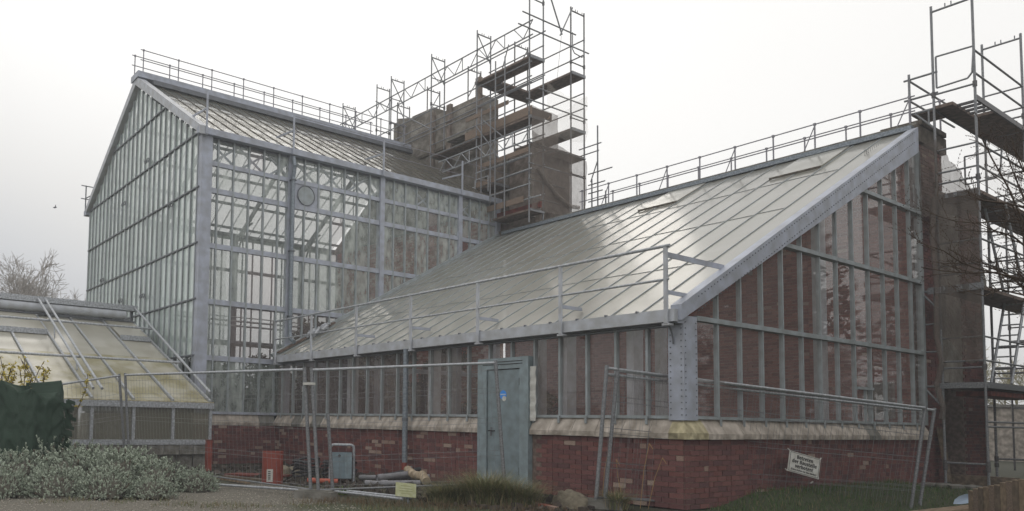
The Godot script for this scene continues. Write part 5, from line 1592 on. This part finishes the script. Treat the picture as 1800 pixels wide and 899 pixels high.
	tube(t, "drive_shaft", Vector3(-3.80, 4.06, z0), Vector3(-3.80, 4.06, z1), 0.018, mats.paint_dark)
	for e in [z0 + 0.05, z0 + 0.9, 3.0, 5.0]:
		span(t, "ridge_stand", Vector3(-3.9, S.call(-3.9), e - 0.04), Vector3(-3.8, 4.46, e + 0.04), mats.paint_dark)
	for e in [z0 + 0.02, 3.07, 3.27, 6.1]:
		tube(t, "inclined_rail", Vector3(-3.65, T.call(-3.65), e), Vector3(x0 + 0.02, T.call(x0), e), 0.034, A)
	for x in [-2.15, 0.15]:
		tube(t, "cross_tube", Vector3(x, T.call(x) - 0.06, z0), Vector3(x, T.call(x) - 0.06, z1), 0.032, A)
		for e in [3.17, 6.1]:
			tube(t, "tube_leg", Vector3(x, T.call(x) - 0.07, e), Vector3(x + 0.15, S.call(x + 0.15) + 0.03, e), 0.018, A)
	# red post at its corner
	t = thing("red_stake", "red post standing at the corner of the low greenhouse", "post", Vector3(2.75, 0, 0.77))
	span(t, "post", Vector3(2.69, 0, 0.71), Vector3(2.81, 0.72, 0.83), mats.red_plastic)
	span(t, "cap", Vector3(2.68, 0.722, 0.70), Vector3(2.82, 0.74, 0.84), mats.red_wood)

# ------------------------------------------------------------------ site fence
func fence(label: String, b0: Vector3, t0: Vector3, b1: Vector3, t1: Vector3, opts := {}):
	var t := thing("site_fence", label, "fence", (b0 + b1) * 0.5, "temporary site fence panels")
	var G: Material = mats.galvanised
	if not opts.get("no_left", false): tube(t, "post", b0, t0, 0.030, G)
	if not opts.get("no_right", false): tube(t, "post", b1, t1, 0.030, G)
	tube(t, "top_rail", t0.lerp(b0, 0.02), t1.lerp(b1, 0.02), 0.023, mats.aluminium)
	if not opts.get("no_bottom", false): tube(t, "bottom_rail", b0.lerp(t0, 0.02), b1.lerp(t1, 0.02), 0.015, G)
	var w := Mb.new()
	var l := b0.distance_to(b1)
	var n := int(l / opts.get("pitch", 0.12))
	for k in range(1, n):
		var f := float(k) / n
		w.tube(b0.lerp(b1, f), t0.lerp(t1, f), 0.0023, 0.0023, 3)
	for f in [0.05, 0.24, 0.28, 0.50, 0.54, 0.74, 0.78, 0.92]:
		w.tube(b0.lerp(t0, f), b1.lerp(t1, f), 0.003, 0.003, 3)
	obj(t, "wire_mesh", w, mats.galvanised, "stuff")
	return t

func fences():
	fence("fence panel dipping left towards the green covered shrub", Vector3(3.83, 0.1, 4.5), Vector3(3.82, 1.84, 4.65), Vector3(2.80, 0.20, 2.74), Vector3(2.74, 2.17, 2.93), {"no_left": true})
	fence("wide fence panel in front of the short plinth and red bucket", Vector3(2.96, 0.16, 2.70), Vector3(2.92, 2.18, 2.86), Vector3(8.88, 0.10, 1.78), Vector3(8.80, 2.09, 1.90), {})
	fence("fence panel ending in front of the blue grey door", Vector3(8.98, 0.10, 1.70), Vector3(8.90, 2.08, 1.83), Vector3(10.46, 0.24, -0.92), Vector3(10.36, 2.27, -0.80), {})
	fence("outer fence panel carrying the white sign, before the glass gable", Vector3(11.85, 0.12, -1.42), Vector3(11.97, 2.15, -1.53), Vector3(13.62, -0.30, -7.72), Vector3(13.84, 1.69, -7.93), {})
	fence("inner fence panel standing close behind the one with the sign", Vector3(11.86, 0.12, -1.62), Vector3(12.02, 2.12, -1.72), Vector3(13.58, -0.30, -8.20), Vector3(13.81, 1.66, -8.42), {"pitch": 0.17})
	var t := thing("site_fence", "spare fence post and second top rail leaning in the right fence", "fence", Vector3(12.0, 0, -1.6), "temporary site fence panels")
	tube(t, "top_rail", Vector3(11.93, 2.02, -1.58), Vector3(13.74, 1.61, -8.0), 0.022, mats.aluminium)
	t = thing("steel_pole", "short steel post standing beside the double fence posts at centre left", "post", Vector3(8.55, 0.1, 1.45))
	tube(t, "post", Vector3(8.97, 0.08, 1.42), Vector3(8.90, 1.36, 1.50), 0.030, mats.galvanised)
	t = thing("fence_clamp", "bright steel clamp joining two fence posts at centre left", "clamp", Vector3(8.88, 1.9, 1.83))
	span(t, "clamp", Vector3(8.80, 1.80, 1.78), Vector3(8.95, 1.84, 1.92), mats.white)
	# concrete feet
	for e in [[8.93, 1.72, "concrete fence foot under the double posts at centre left"], [2.9, 2.75, "concrete fence foot by the silver bushes"], [11.86, -1.5, "concrete fence foot beside the boulder"], [10.45, -0.9, "concrete fence foot in the big grass tuft"]]:
		t = thing("concrete_weight", e[2], "fence foot", Vector3(e[0], 0, e[1]), "concrete fence feet")
		var b := Basis(Vector3.UP, 0.5)
		box(t, "foot", Vector3(e[0], 0.055, e[1]), Vector3(0.66, 0.13, 0.24), mats.stone_dark, b)
		box(t, "foot_top", Vector3(e[0], 0.13, e[1]), Vector3(0.54, 0.02, 0.18), mats.stone_dark, b)
	# loose bottom rails lying on the ground
	t = thing("steel_tube", "long steel tube on the ground left of the double fence posts", "tube", Vector3(7.2, 0.05, 1.9), "loose steel tubes on the ground")
	tube(t, "tube", Vector3(6.30, 0.06, 2.55), Vector3(8.60, 0.06, 1.25), 0.022, mats.aluminium)
	t = thing("steel_tube", "nearer of two steel tubes on the ground right of the double posts", "tube", Vector3(9.2, 0.05, 1.1), "loose steel tubes on the ground")
	tube(t, "tube", Vector3(8.36, 0.06, 1.15), Vector3(10.05, 0.06, 0.85), 0.022, mats.aluminium)
	t = thing("steel_tube", "farther of two steel tubes on the ground right of the double posts", "tube", Vector3(9.2, 0.05, 0.9), "loose steel tubes on the ground")
	tube(t, "tube", Vector3(8.30, 0.06, 0.95), Vector3(9.95, 0.06, 0.60), 0.022, mats.aluminium)

func text(parent: Node3D, called: String, s: String, at: Vector3, b: Basis, size: float, m: Material, bold := true):
	var f := SystemFont.new()
	f.font_names = PackedStringArray(["Droid Sans"])
	f.font_weight = 700 if bold else 400
	var tm := TextMesh.new()
	tm.text = s; tm.font = f; tm.font_size = 64; tm.pixel_size = size / 64.0; tm.depth = 0.004 / 1.0
	tm.horizontal_alignment = HORIZONTAL_ALIGNMENT_CENTER
	mi(parent, called, tm, m, Transform3D(b, at))

func sign_board():
	var c := Vector3(12.985, 0.645, -5.295)
	var along := Vector3(0.1945, -0.155, -0.68).normalized()
	var up := Vector3(-0.03, 1, 0.02)
	var nrm := along.cross(up).normalized()
	up = nrm.cross(along).normalized()
	var b := Basis(along, up, nrm)
	if nrm.dot(eye - c) < 0:
		print("sign faces away")
	c += nrm * 0.03
	var t := thing("warning_sign", "white warning sign with black lettering tied to the right fence", "sign", c)
	box(t, "board", c, Vector3(0.68, 0.34, 0.012), mats.white, b)
	for e in [[0, 0.155, 0.64, 0.006], [0, -0.155, 0.64, 0.006], [-0.32, 0, 0.006, 0.316], [0.32, 0, 0.006, 0.316]]:
		box(t, "border", c + b * Vector3(e[0], e[1], 0.007), Vector3(e[2], e[3], 0.004), mats.black, b)
	text(t, "lettering", "Betreten", c + b * Vector3(0, 0.095, 0.008), b, 0.085, mats.black)
	text(t, "lettering", "der Baustelle", c + b * Vector3(0, 0.02, 0.008), b, 0.085, mats.black)
	text(t, "lettering", "verboten!", c + b * Vector3(0, -0.055, 0.008), b, 0.085, mats.black)
	text(t, "lettering", "(Eltern haften für ihre Kinder)", c + b * Vector3(0, -0.118, 0.008), b, 0.042, mats.black, false)
	for e in [[-0.34, 0.17], [0.34, 0.17], [-0.34, -0.17], [0.34, -0.17]]:
		var p := c + b * Vector3(e[0], e[1], 0)
		tube(t, "cable_tie", p, p + b * Vector3(signf(e[0]) * 0.03, 0.03, -0.02), 0.007, mats.white)
	t = thing("cable_tie", "small white cable tie on the fence below the warning sign", "cable tie", Vector3(13.0, 0.33, -5.4))
	tube(t, "tie", Vector3(13.0, 0.33, -5.52), Vector3(13.02, 0.36, -5.56), 0.012, mats.white)
	# plant label
	c = Vector3(10.0, 0.19, 0.75)
	t = thing("plant_label", "small yellowed plant label on a short stake in the dry grass", "sign", Vector3(10.0, 0, 0.75))
	var face := Vector3(0.82, 0.75, 0.55).normalized()
	var side := Vector3.UP.cross(face).normalized()
	side = (side + Vector3(0, -0.08, 0)).normalized()
	var pb := Basis(side, face.cross(side).normalized(), face)
	var lab: StandardMaterial3D = mat("label_card", srgb(176, 178, 156), 0.6, 0.0, noise_tex(101, 0.03, Color(0.8, 0.8, 0.6), Color(1, 1, 1), 128), 3.0)
	box(t, "card", c, Vector3(0.32, 0.25, 0.008), lab, pb)
	var lt := mat("label_lines", srgb(140, 142, 104), 0.7)
	for k in 4:
		box(t, "faded_line", c + pb * Vector3(0.0, 0.07 - 0.045 * k, 0.005), Vector3([0.16, 0.2, 0.22, 0.14][k], 0.012, 0.003), lt, pb)
	tube(t, "stake", c - face * 0.02 + Vector3(0.02, 0, 0), Vector3(10.05, -0.1, 0.72), 0.018, mats.zinc_pipe)

func yard_things():
	var t: Node3D
	var m: Mb
	# red bucket, a thick ribbed plastic shell
	var c := Vector3(6.09, 0, 0.93)
	t = thing("red_bucket", "upright red plastic pipe section with a white label, on the soil", "pipe section", c)
	m = Mb.new()
	for k in 24:
		var a := TAU * k / 24; var b := TAU * (k + 1) / 24
		var u := Vector3(cos(a), 0, sin(a)); var v := Vector3(cos(b), 0, sin(b))
		for e in [[0.205, 0.0, 0.205, 0.62], [0.205, 0.62, 0.185, 0.62], [0.185, 0.62, 0.185, 0.1]]:
			m.quad(c + v * e[0] + Vector3(0, e[1], 0), c + u * e[0] + Vector3(0, e[1], 0), c + u * e[2] + Vector3(0, e[3], 0), c + v * e[2] + Vector3(0, e[3], 0))
	obj(t, "shell", m, mats.red_plastic)
	var d := (eye - c); d.y = 0; d = d.normalized()
	var lb := Basis(Vector3.UP.cross(d), Vector3.UP, d)
	box(t, "label", c + d * 0.203 + lb.x * -0.05 + Vector3(0, 0.16, 0), Vector3(0.12, 0.24, 0.012), mats.white, lb)
	for k in 5:
		box(t, "label_line", c + d * 0.2095 + lb.x * -0.06 + Vector3(0, 0.24 - 0.036 * k, 0), Vector3(0.05, 0.018, 0.004), mats.black, lb)
	# litter bin in its tube frame
	c = Vector3(6.61, 0, -0.35)
	t = thing("litter_bin", "grey litter bin hanging in an arched tube frame by the plinth", "bin", c)
	d = (eye - c); d.y = 0; d = d.normalized()
	lb = Basis(Vector3.UP.cross(d), Vector3.UP, d)
	m = Mb.new()
	var pts := [c + lb * Vector3(-0.235, -0.05, 0)]
	pts.append(c + lb * Vector3(-0.235, 0.68, 0))
	for k in 7:
		var a := PI - PI * 0.5 * k / 6.0
		pts.append(c + lb * Vector3(-0.165 + 0.07 * cos(a), 0.69 + 0.07 * sin(a), 0))
	for k in 7:
		var a := PI * 0.5 - PI * 0.5 * k / 6.0
		pts.append(c + lb * Vector3(0.165 + 0.07 * cos(a), 0.69 + 0.07 * sin(a), 0))
	pts.append(c + lb * Vector3(0.235, -0.05, 0))
	m.path(pts, 0.026, 8)
	obj(t, "tube_frame", m, mats.aluminium)
	m = Mb.new()
	var prof := [Vector2(-0.195, -0.09), Vector2(-0.195, 0.09), Vector2(0.05, 0.14), Vector2(0.195, 0.10), Vector2(0.195, -0.09)]
	for k in 5:
		var a: Vector2 = prof[k]; var b: Vector2 = prof[(k + 1) % 5]
		m.quad(c + lb * Vector3(a.x, 0.10, a.y), c + lb * Vector3(b.x, 0.10, b.y), c + lb * Vector3(b.x, 0.61, b.y), c + lb * Vector3(a.x, 0.61, a.y))
	for y in [0.10, 0.60]:
		for k in 3:
			m.tri(c + lb * Vector3(prof[0].x, y, prof[0].y), c + lb * Vector3(prof[k + 1].x, y, prof[k + 1].y), c + lb * Vector3(prof[k + 2].x, y, prof[k + 2].y))
	obj(t, "body", m, mats.bin_paint)
	box(t, "front_panel", c + lb * Vector3(0.125, 0.35, 0.126), Vector3(0.145, 0.49, 0.012), mats.bin_paint_pale, lb * Basis(Vector3.UP, 0.27))
	m = Mb.new()
	m.tube(c + lb * Vector3(-0.05, 0.545, 0.117), c + lb * Vector3(-0.05, 0.545, 0.128), 0.028, 0.028, 16, Color.WHITE, true)
	obj(t, "lock", m, mats.black)
	for s in [-1, 1]:
		tube(t, "hinge_pin", c + lb * Vector3(s * 0.235, 0.5, 0), c + lb * Vector3(s * 0.19, 0.5, 0), 0.015, mats.black)
	# pipes lying by the rain pipe
	for e in [["orange_pipe", "orange drain pipe lying behind the litter bin", Vector3(6.45, 0.06, 0.35), Vector3(6.85, 0.06, -0.10), 0.05, "orange_plastic"], ["grey_pipe", "grey drain pipe on the soil right of the litter bin", Vector3(7.05, 0.12, -0.90), Vector3(7.15, 0.20, -1.75), 0.06, "grey_pipe"], ["grey_pipe", "long grey pipe lying nearest the plinth by the rain pipe", Vector3(6.3, 0.07, -1.0), Vector3(7.35, 0.14, -2.0), 0.05, "grey_pipe"], ["grey_pipe", "short grey pipe in front of the torn cream pipe", Vector3(7.55, 0.06, -0.60), Vector3(7.95, 0.08, -1.25), 0.055, "grey_pipe"], ["grey_pipe", "flat grey pipe between the bin and the torn pipe", Vector3(7.25, 0.05, -0.45), Vector3(7.7, 0.05, -1.1), 0.05, "grey_pipe"], ["black_pipe", "black pipe leaning over the pile by the plinth", Vector3(6.6, 0.10, -1.35), Vector3(6.95, 0.26, -2.1), 0.055, "black_pipe"]]:
		t = thing(e[0], e[1], "pipe", e[2], "pipes on the ground by the plinth")
		m = Mb.new()
		m.tube(e[2], e[3], e[4], e[4], 14)
		m.tube(e[2], e[3], e[4] * 0.86, e[4] * 0.86, 14)
		obj(t, "pipe", m, mats[e[5]])
		var ax: Vector3 = (e[3] - e[2]).normalized()
		tube(t, "collar", e[2] + ax * 0.02, e[2] + ax * 0.14, e[4] * 1.18, mats[e[5]])
	c = Vector3(7.15, 0.2, -1.7)
	t = thing("torn_pipe", "torn cream cardboard pipe lying across the grey pipes", "pipe", c)
	m = Mb.new()
	m.path([Vector3(6.95, 0.26, -1.75), Vector3(7.35, 0.18, -1.6), Vector3(7.55, 0.17, -1.62)], 0.085, 12)
	obj(t, "tube", m, mats.cream_pipe)
	m = Mb.new()
	m.path([Vector3(7.52, 0.20, -1.66), Vector3(7.85, 0.09, -1.50)], 0.09, 12)
	obj(t, "torn_end", m, mats.cream_pipe)
	# black hose coils
	for e in [[Vector3(6.0, 0.05, -0.7), 0.34, "coiled black hose behind the litter bin"], [Vector3(5.5, 0.05, -0.2), 0.28, "smaller coil of black hose right of the red pipe section"]]:
		t = thing("hose_coil", e[2], "hose", e[0], "black hose coils by the plinth")
		m = Mb.new()
		var q := []
		for k in 130:
			var a := TAU * k / 26.0
			q.append(e[0] + Vector3(cos(a) * e[1] * (1 + 0.1 * sin(k * 0.3)), 0.02 + 0.0028 * k + 0.03 * sin(k * 0.7), sin(a) * e[1] * (1 + 0.1 * cos(k * 0.37))))
		m.path(q, 0.022, 6)
		obj(t, "hose", m, mats.black_pipe)
	# boards by the red post
	for e in [[Vector3(4.2, 0.05, 0.9), Vector3(5.4, 0.07, 0.2), 0.5, "red_wood", "broad reddish board on the soil right of the red post"], [Vector3(4.6, 0.04, 1.25), Vector3(5.9, 0.04, 0.9), 0.12, "plank_grey", "narrow dark batten in front of the reddish board"], [Vector3(4.9, 0.03, 1.55), Vector3(6.2, 0.03, 1.5), 0.08, "plank", "pale batten nearest the silver bushes' right tip"]]:
		t = thing("board", e[4], "board", e[0], "boards on the soil")
		bar(t, "board", e[0], e[1], e[2], 0.035, mats[e[3]])
	for e in [[Vector3(4.9, 0.0, 0.0), 0.26, "grey stone on the soil beneath the plinth, left of the red pipe section"], [Vector3(4.5, 0.0, -0.5), 0.2, "second grey stone, nearer the plinth"], [Vector3(11.45, -0.04, -1.32), 0.31, "large rounded boulder at the foot of the plinth by the fence"], [Vector3(9.6, -0.02, -0.05), 0.12, "small reddish stone left of the big grass tuft"]]:
		rock(e[0], e[1], e[2])
	# clay edging
	for k in 5:
		c = Vector3(10.95 + 0.20 * k, 0.02, -0.86 + 0.075 * k)
		t = thing("edging_brick", "%s orange edging brick, counted from the door towards the boulder" % ["first", "second", "third", "fourth", "fifth"][k], "brick", c, "orange edging bricks by the boulder")
		box(t, "brick", c, Vector3(0.19, 0.08, 0.11), mats.orange_plastic if k % 2 else mats.brick6, Basis(Vector3.UP, -0.36 + 0.05 * (k % 2)))
	# dry stalks
	t = thing("dry_stalks", "dry bent grass stalks rising left of the fence post by the boulder", "stalks", Vector3(11.9, 0, -1.9))
	m = Mb.new()
	for e in [[Vector3(11.7, 0, -1.75), Vector3(0.1, 0.9, 0.02)], [Vector3(12.0, 0, -1.9), Vector3(-0.12, 0.75, 0.1)], [Vector3(12.2, 0, -2.0), Vector3(0.05, 1.0, -0.1)], [Vector3(12.3, 0, -2.05), Vector3(0.2, 0.8, 0.0)]]:
		m.path([e[0], e[0] + e[1] * 0.6, e[0] + e[1] + Vector3(0.06, -0.02, 0.02), e[0] + e[1] + Vector3(0.14, -0.10, 0.05)], 0.005, 4)
	var sm := mat("straw", srgb(170, 140, 96), 0.9)
	obj(t, "stalks", m, sm)

func rock(at: Vector3, s: float, label: String):
	var t := thing("boulder" if s > 0.3 else "stone", label, "stone", at)
	var f := FastNoiseLite.new()
	f.seed = int(s * 1000); f.frequency = 0.8
	var m := Mb.new()
	var g := []
	for i in 13:
		var row := []
		for j in 25:
			var th := PI * 0.55 * i / 12.0; var ph := TAU * (j % 24) / 24.0
			var d := Vector3(sin(th) * cos(ph), cos(th), sin(th) * sin(ph))
			var r := s * (1.0 + 0.35 * f.get_noise_3dv(d * 1.3) + 0.06 * f.get_noise_3dv(d * 6.0))
			row.append(at + Vector3(d.x * 1.05, d.y * 0.92, d.z * 0.85) * r)
		g.append(row)
	for i in 12:
		for j in 24:
			m.quad(g[i + 1][j + 1], g[i + 1][j], g[i][j], g[i][j + 1])
	m.smooth()
	obj(t, "stone", m, mats.rock)

func timber():
	# the raised timber edge at the lower right, board by board
	var a := Vector3(15.05, 0, -5.92); var b := Vector3(16.60, 0, -3.55)
	var t := thing("timber_edging", "raised bed edge of upright brown timber boards at the lower right corner", "timber edging", a)
	var dir := (b - a).normalized()
	var n := 14
	for k in n:
		var f := (k + 0.5) / n
		var p := a.lerp(b, f)
		var top := lerpf(0.35, 0.78, f) + rng.randf_range(-0.008, 0.012)
		box(t, "timber_board", Vector3(p.x, (top - 0.5) * 0.5, p.z), Vector3(0.188, top + 0.5, 0.045), [mats.plank, mats.deck_wood, mats.plank_grey][k % 3], Basis(dir, Vector3.UP, dir.cross(Vector3.UP)))
		box(t, "cap_strip", Vector3(p.x, top + 0.01, p.z), Vector3(0.19, 0.012, 0.05), mats.plank, Basis(dir, Vector3.UP, dir.cross(Vector3.UP)))
	for e in [[Vector3(13.95, -0.12, -5.25), Vector3(14.95, 0.10, -6.95), "long weathered plank lying on the bank beside the timber edging"], [Vector3(14.25, -0.10, -5.5), Vector3(15.0, 0.09, -6.55), "second plank lying nearer the timber edging"]]:
		t = thing("plank", e[2], "plank", e[0], "planks lying on the grass bank")
		bar(t, "plank", e[0], e[1], 0.16, 0.045, mats.plank)
	t = thing("shovel_blade", "pale blue metal shovel blade lying against the timber edging", "shovel", Vector3(14.85, 0.2, -6.2))
	var m := Mb.new()
	var p0 := Vector3(14.95, 0.26, -6.28)
	var away := (p0 - eye).normalized()
	var rx := away.cross(Vector3.UP).normalized()
	var up := rx.cross(away).normalized()
	var out := []
	for e in [Vector2(0.06, 0.0), Vector2(0.03, 0.045), Vector2(-0.06, 0.035), Vector2(-0.14, -0.005), Vector2(-0.195, -0.06), Vector2(-0.215, -0.13), Vector2(-0.12, -0.125), Vector2(-0.02, -0.10), Vector2(0.05, -0.06)]:
		out.append(p0 + rx * e.x + up * e.y + away * (0.5 * absf(e.x)))
	for k in range(1, out.size() - 1):
		m.tri(out[0], out[k], out[k + 1])
		m.tri(out[0] + away * 0.008, out[k] + away * 0.008, out[k + 1] + away * 0.008)
	obj(t, "blade", m, mats.pale_metal)
	tube(t, "socket", p0 - rx * 0.0, p0 + rx * 0.14 + up * 0.02, 0.02, mats.pale_metal)
	# rubble and boards round the scaffold foot
	t = thing("board", "brown board leaning against the pier behind the scaffold foot", "board", Vector3(12.8, 0.1, -12.0), "boards on the soil")
	bar(t, "board", Vector3(12.85, 0.15, -11.95), Vector3(12.66, 1.3, -12.1), 0.28, 0.03, mats.plank_grey, Vector3.RIGHT)
	t = thing("board", "low dark sleeper lying along the foot of the right scaffold", "board", Vector3(13.2, 0.2, -12.8), "boards on the soil")
	span(t, "sleeper", Vector3(12.75, 0.08, -12.5), Vector3(13.9, 0.30, -12.3), mats.plank_grey)
	for k in 4:
		t = thing("paving_slab", "%s broken slab lying on the grass before the scaffold foot" % ["leftmost", "second", "third", "rightmost"][k], "slab", Vector3(12.85 + 0.2 * k, 0.1, -11.0), "broken slabs by the scaffold")
		box(t, "slab", Vector3(12.8 + 0.24 * k, 0.13, -10.95 - 0.1 * (k % 2)), Vector3(0.23, 0.05, 0.3), mats.stone_dark, Basis(Vector3.UP, 0.3 * k).rotated(Vector3.RIGHT, 0.08))
	t = thing("board", "pale grey board standing on the right scaffold's middle deck", "board", Vector3(13.3, 4.3, -12.4), "boards on the soil")
	bar(t, "board", Vector3(13.45, 4.3, -12.3), Vector3(13.3, 4.75, -12.9), 0.4, 0.02, mats.concrete, Vector3.RIGHT)
	# garden wall beyond
	t = thing("garden_wall", "low tan wall beyond the right scaffold", "wall", Vector3(4, 0, -34))
	span(t, "wall_face", Vector3(-6, 0, -34.4), Vector3(14, 2.3, -34), mats.stone)
	span(t, "wall_cap", Vector3(-6.1, 2.305, -34.5), Vector3(14.1, 2.42, -33.9), mats.stone_dark)
	# cloth bundle and pipe end on the wall gutter
	t = thing("cloth_bundle", "crumpled grey cloth left in the roof gutter beside the tall greenhouse", "cloth", Vector3(0.45, 3.9, -3.8))
	m = Mb.new()
	for k in 26:
		var p := Vector3(0.42 + rng.randfn(0, 0.09), lean_y(-3.7) + 0.10 + absf(rng.randfn(0, 0.04)), -3.7 + rng.randfn(0, 0.20))
		p.y = lean_y(p.z) + 0.08 + 0.05 * rng.randf()
		m.box(p, Vector3(0.16, 0.05, 0.22), Basis(Vector3(rng.randf(), rng.randf(), rng.randf()).normalized(), rng.randf() * 2.0))
	obj(t, "cloth", m, mats.paint_pale)
	# a gull far off
	t = thing("bird", "small dark gull gliding in the sky at left", "bird", Vector3(-42.1, 17.27, -6.15))
	m = Mb.new()
	var bc := Vector3(-42.1, 17.27, -6.15)
	m.tube(bc + Vector3(0.000, 0.030, -0.132), bc + Vector3(0.000, 0.000, 0.000), 0.02, 0.07, 6)
	m.tube(bc, bc + Vector3(0.000, -0.036, 0.150), 0.07, 0.02, 6)
	m.quad(bc + Vector3(0.000, 0.000, -0.048), bc + Vector3(0.000, 0.000, 0.036), bc + Vector3(0.180, 0.180, 0.030), bc + Vector3(0.180, 0.168, -0.030))
	m.tri(bc + Vector3(0.180, 0.180, 0.030), bc + Vector3(0.180, 0.168, -0.030), bc + Vector3(0.300, 0.072, 0.060))
	m.quad(bc + Vector3(0.000, 0.000, -0.048), bc + Vector3(0.000, 0.000, 0.036), bc + Vector3(-0.180, 0.150, -0.090), bc + Vector3(-0.180, 0.132, -0.150))
	m.tri(bc + Vector3(-0.180, 0.150, -0.090), bc + Vector3(-0.180, 0.132, -0.150), bc + Vector3(-0.300, 0.060, -0.180))
	obj(t, "body", m, mats.paint_dark)

func _ready():
	rng.seed = 20240311
	look()
	materials()
	ground()
	plinths()
	tall_house()
	lean_to()
	low_house()
	railings()
	front_scaffold()
	right_scaffold()
	nets()
	fences()
	sign_board()
	yard_things()
	timber()
	indoor_plants()
	left_corner_plants()
	silver_bushes()
	grasses()
	trees()
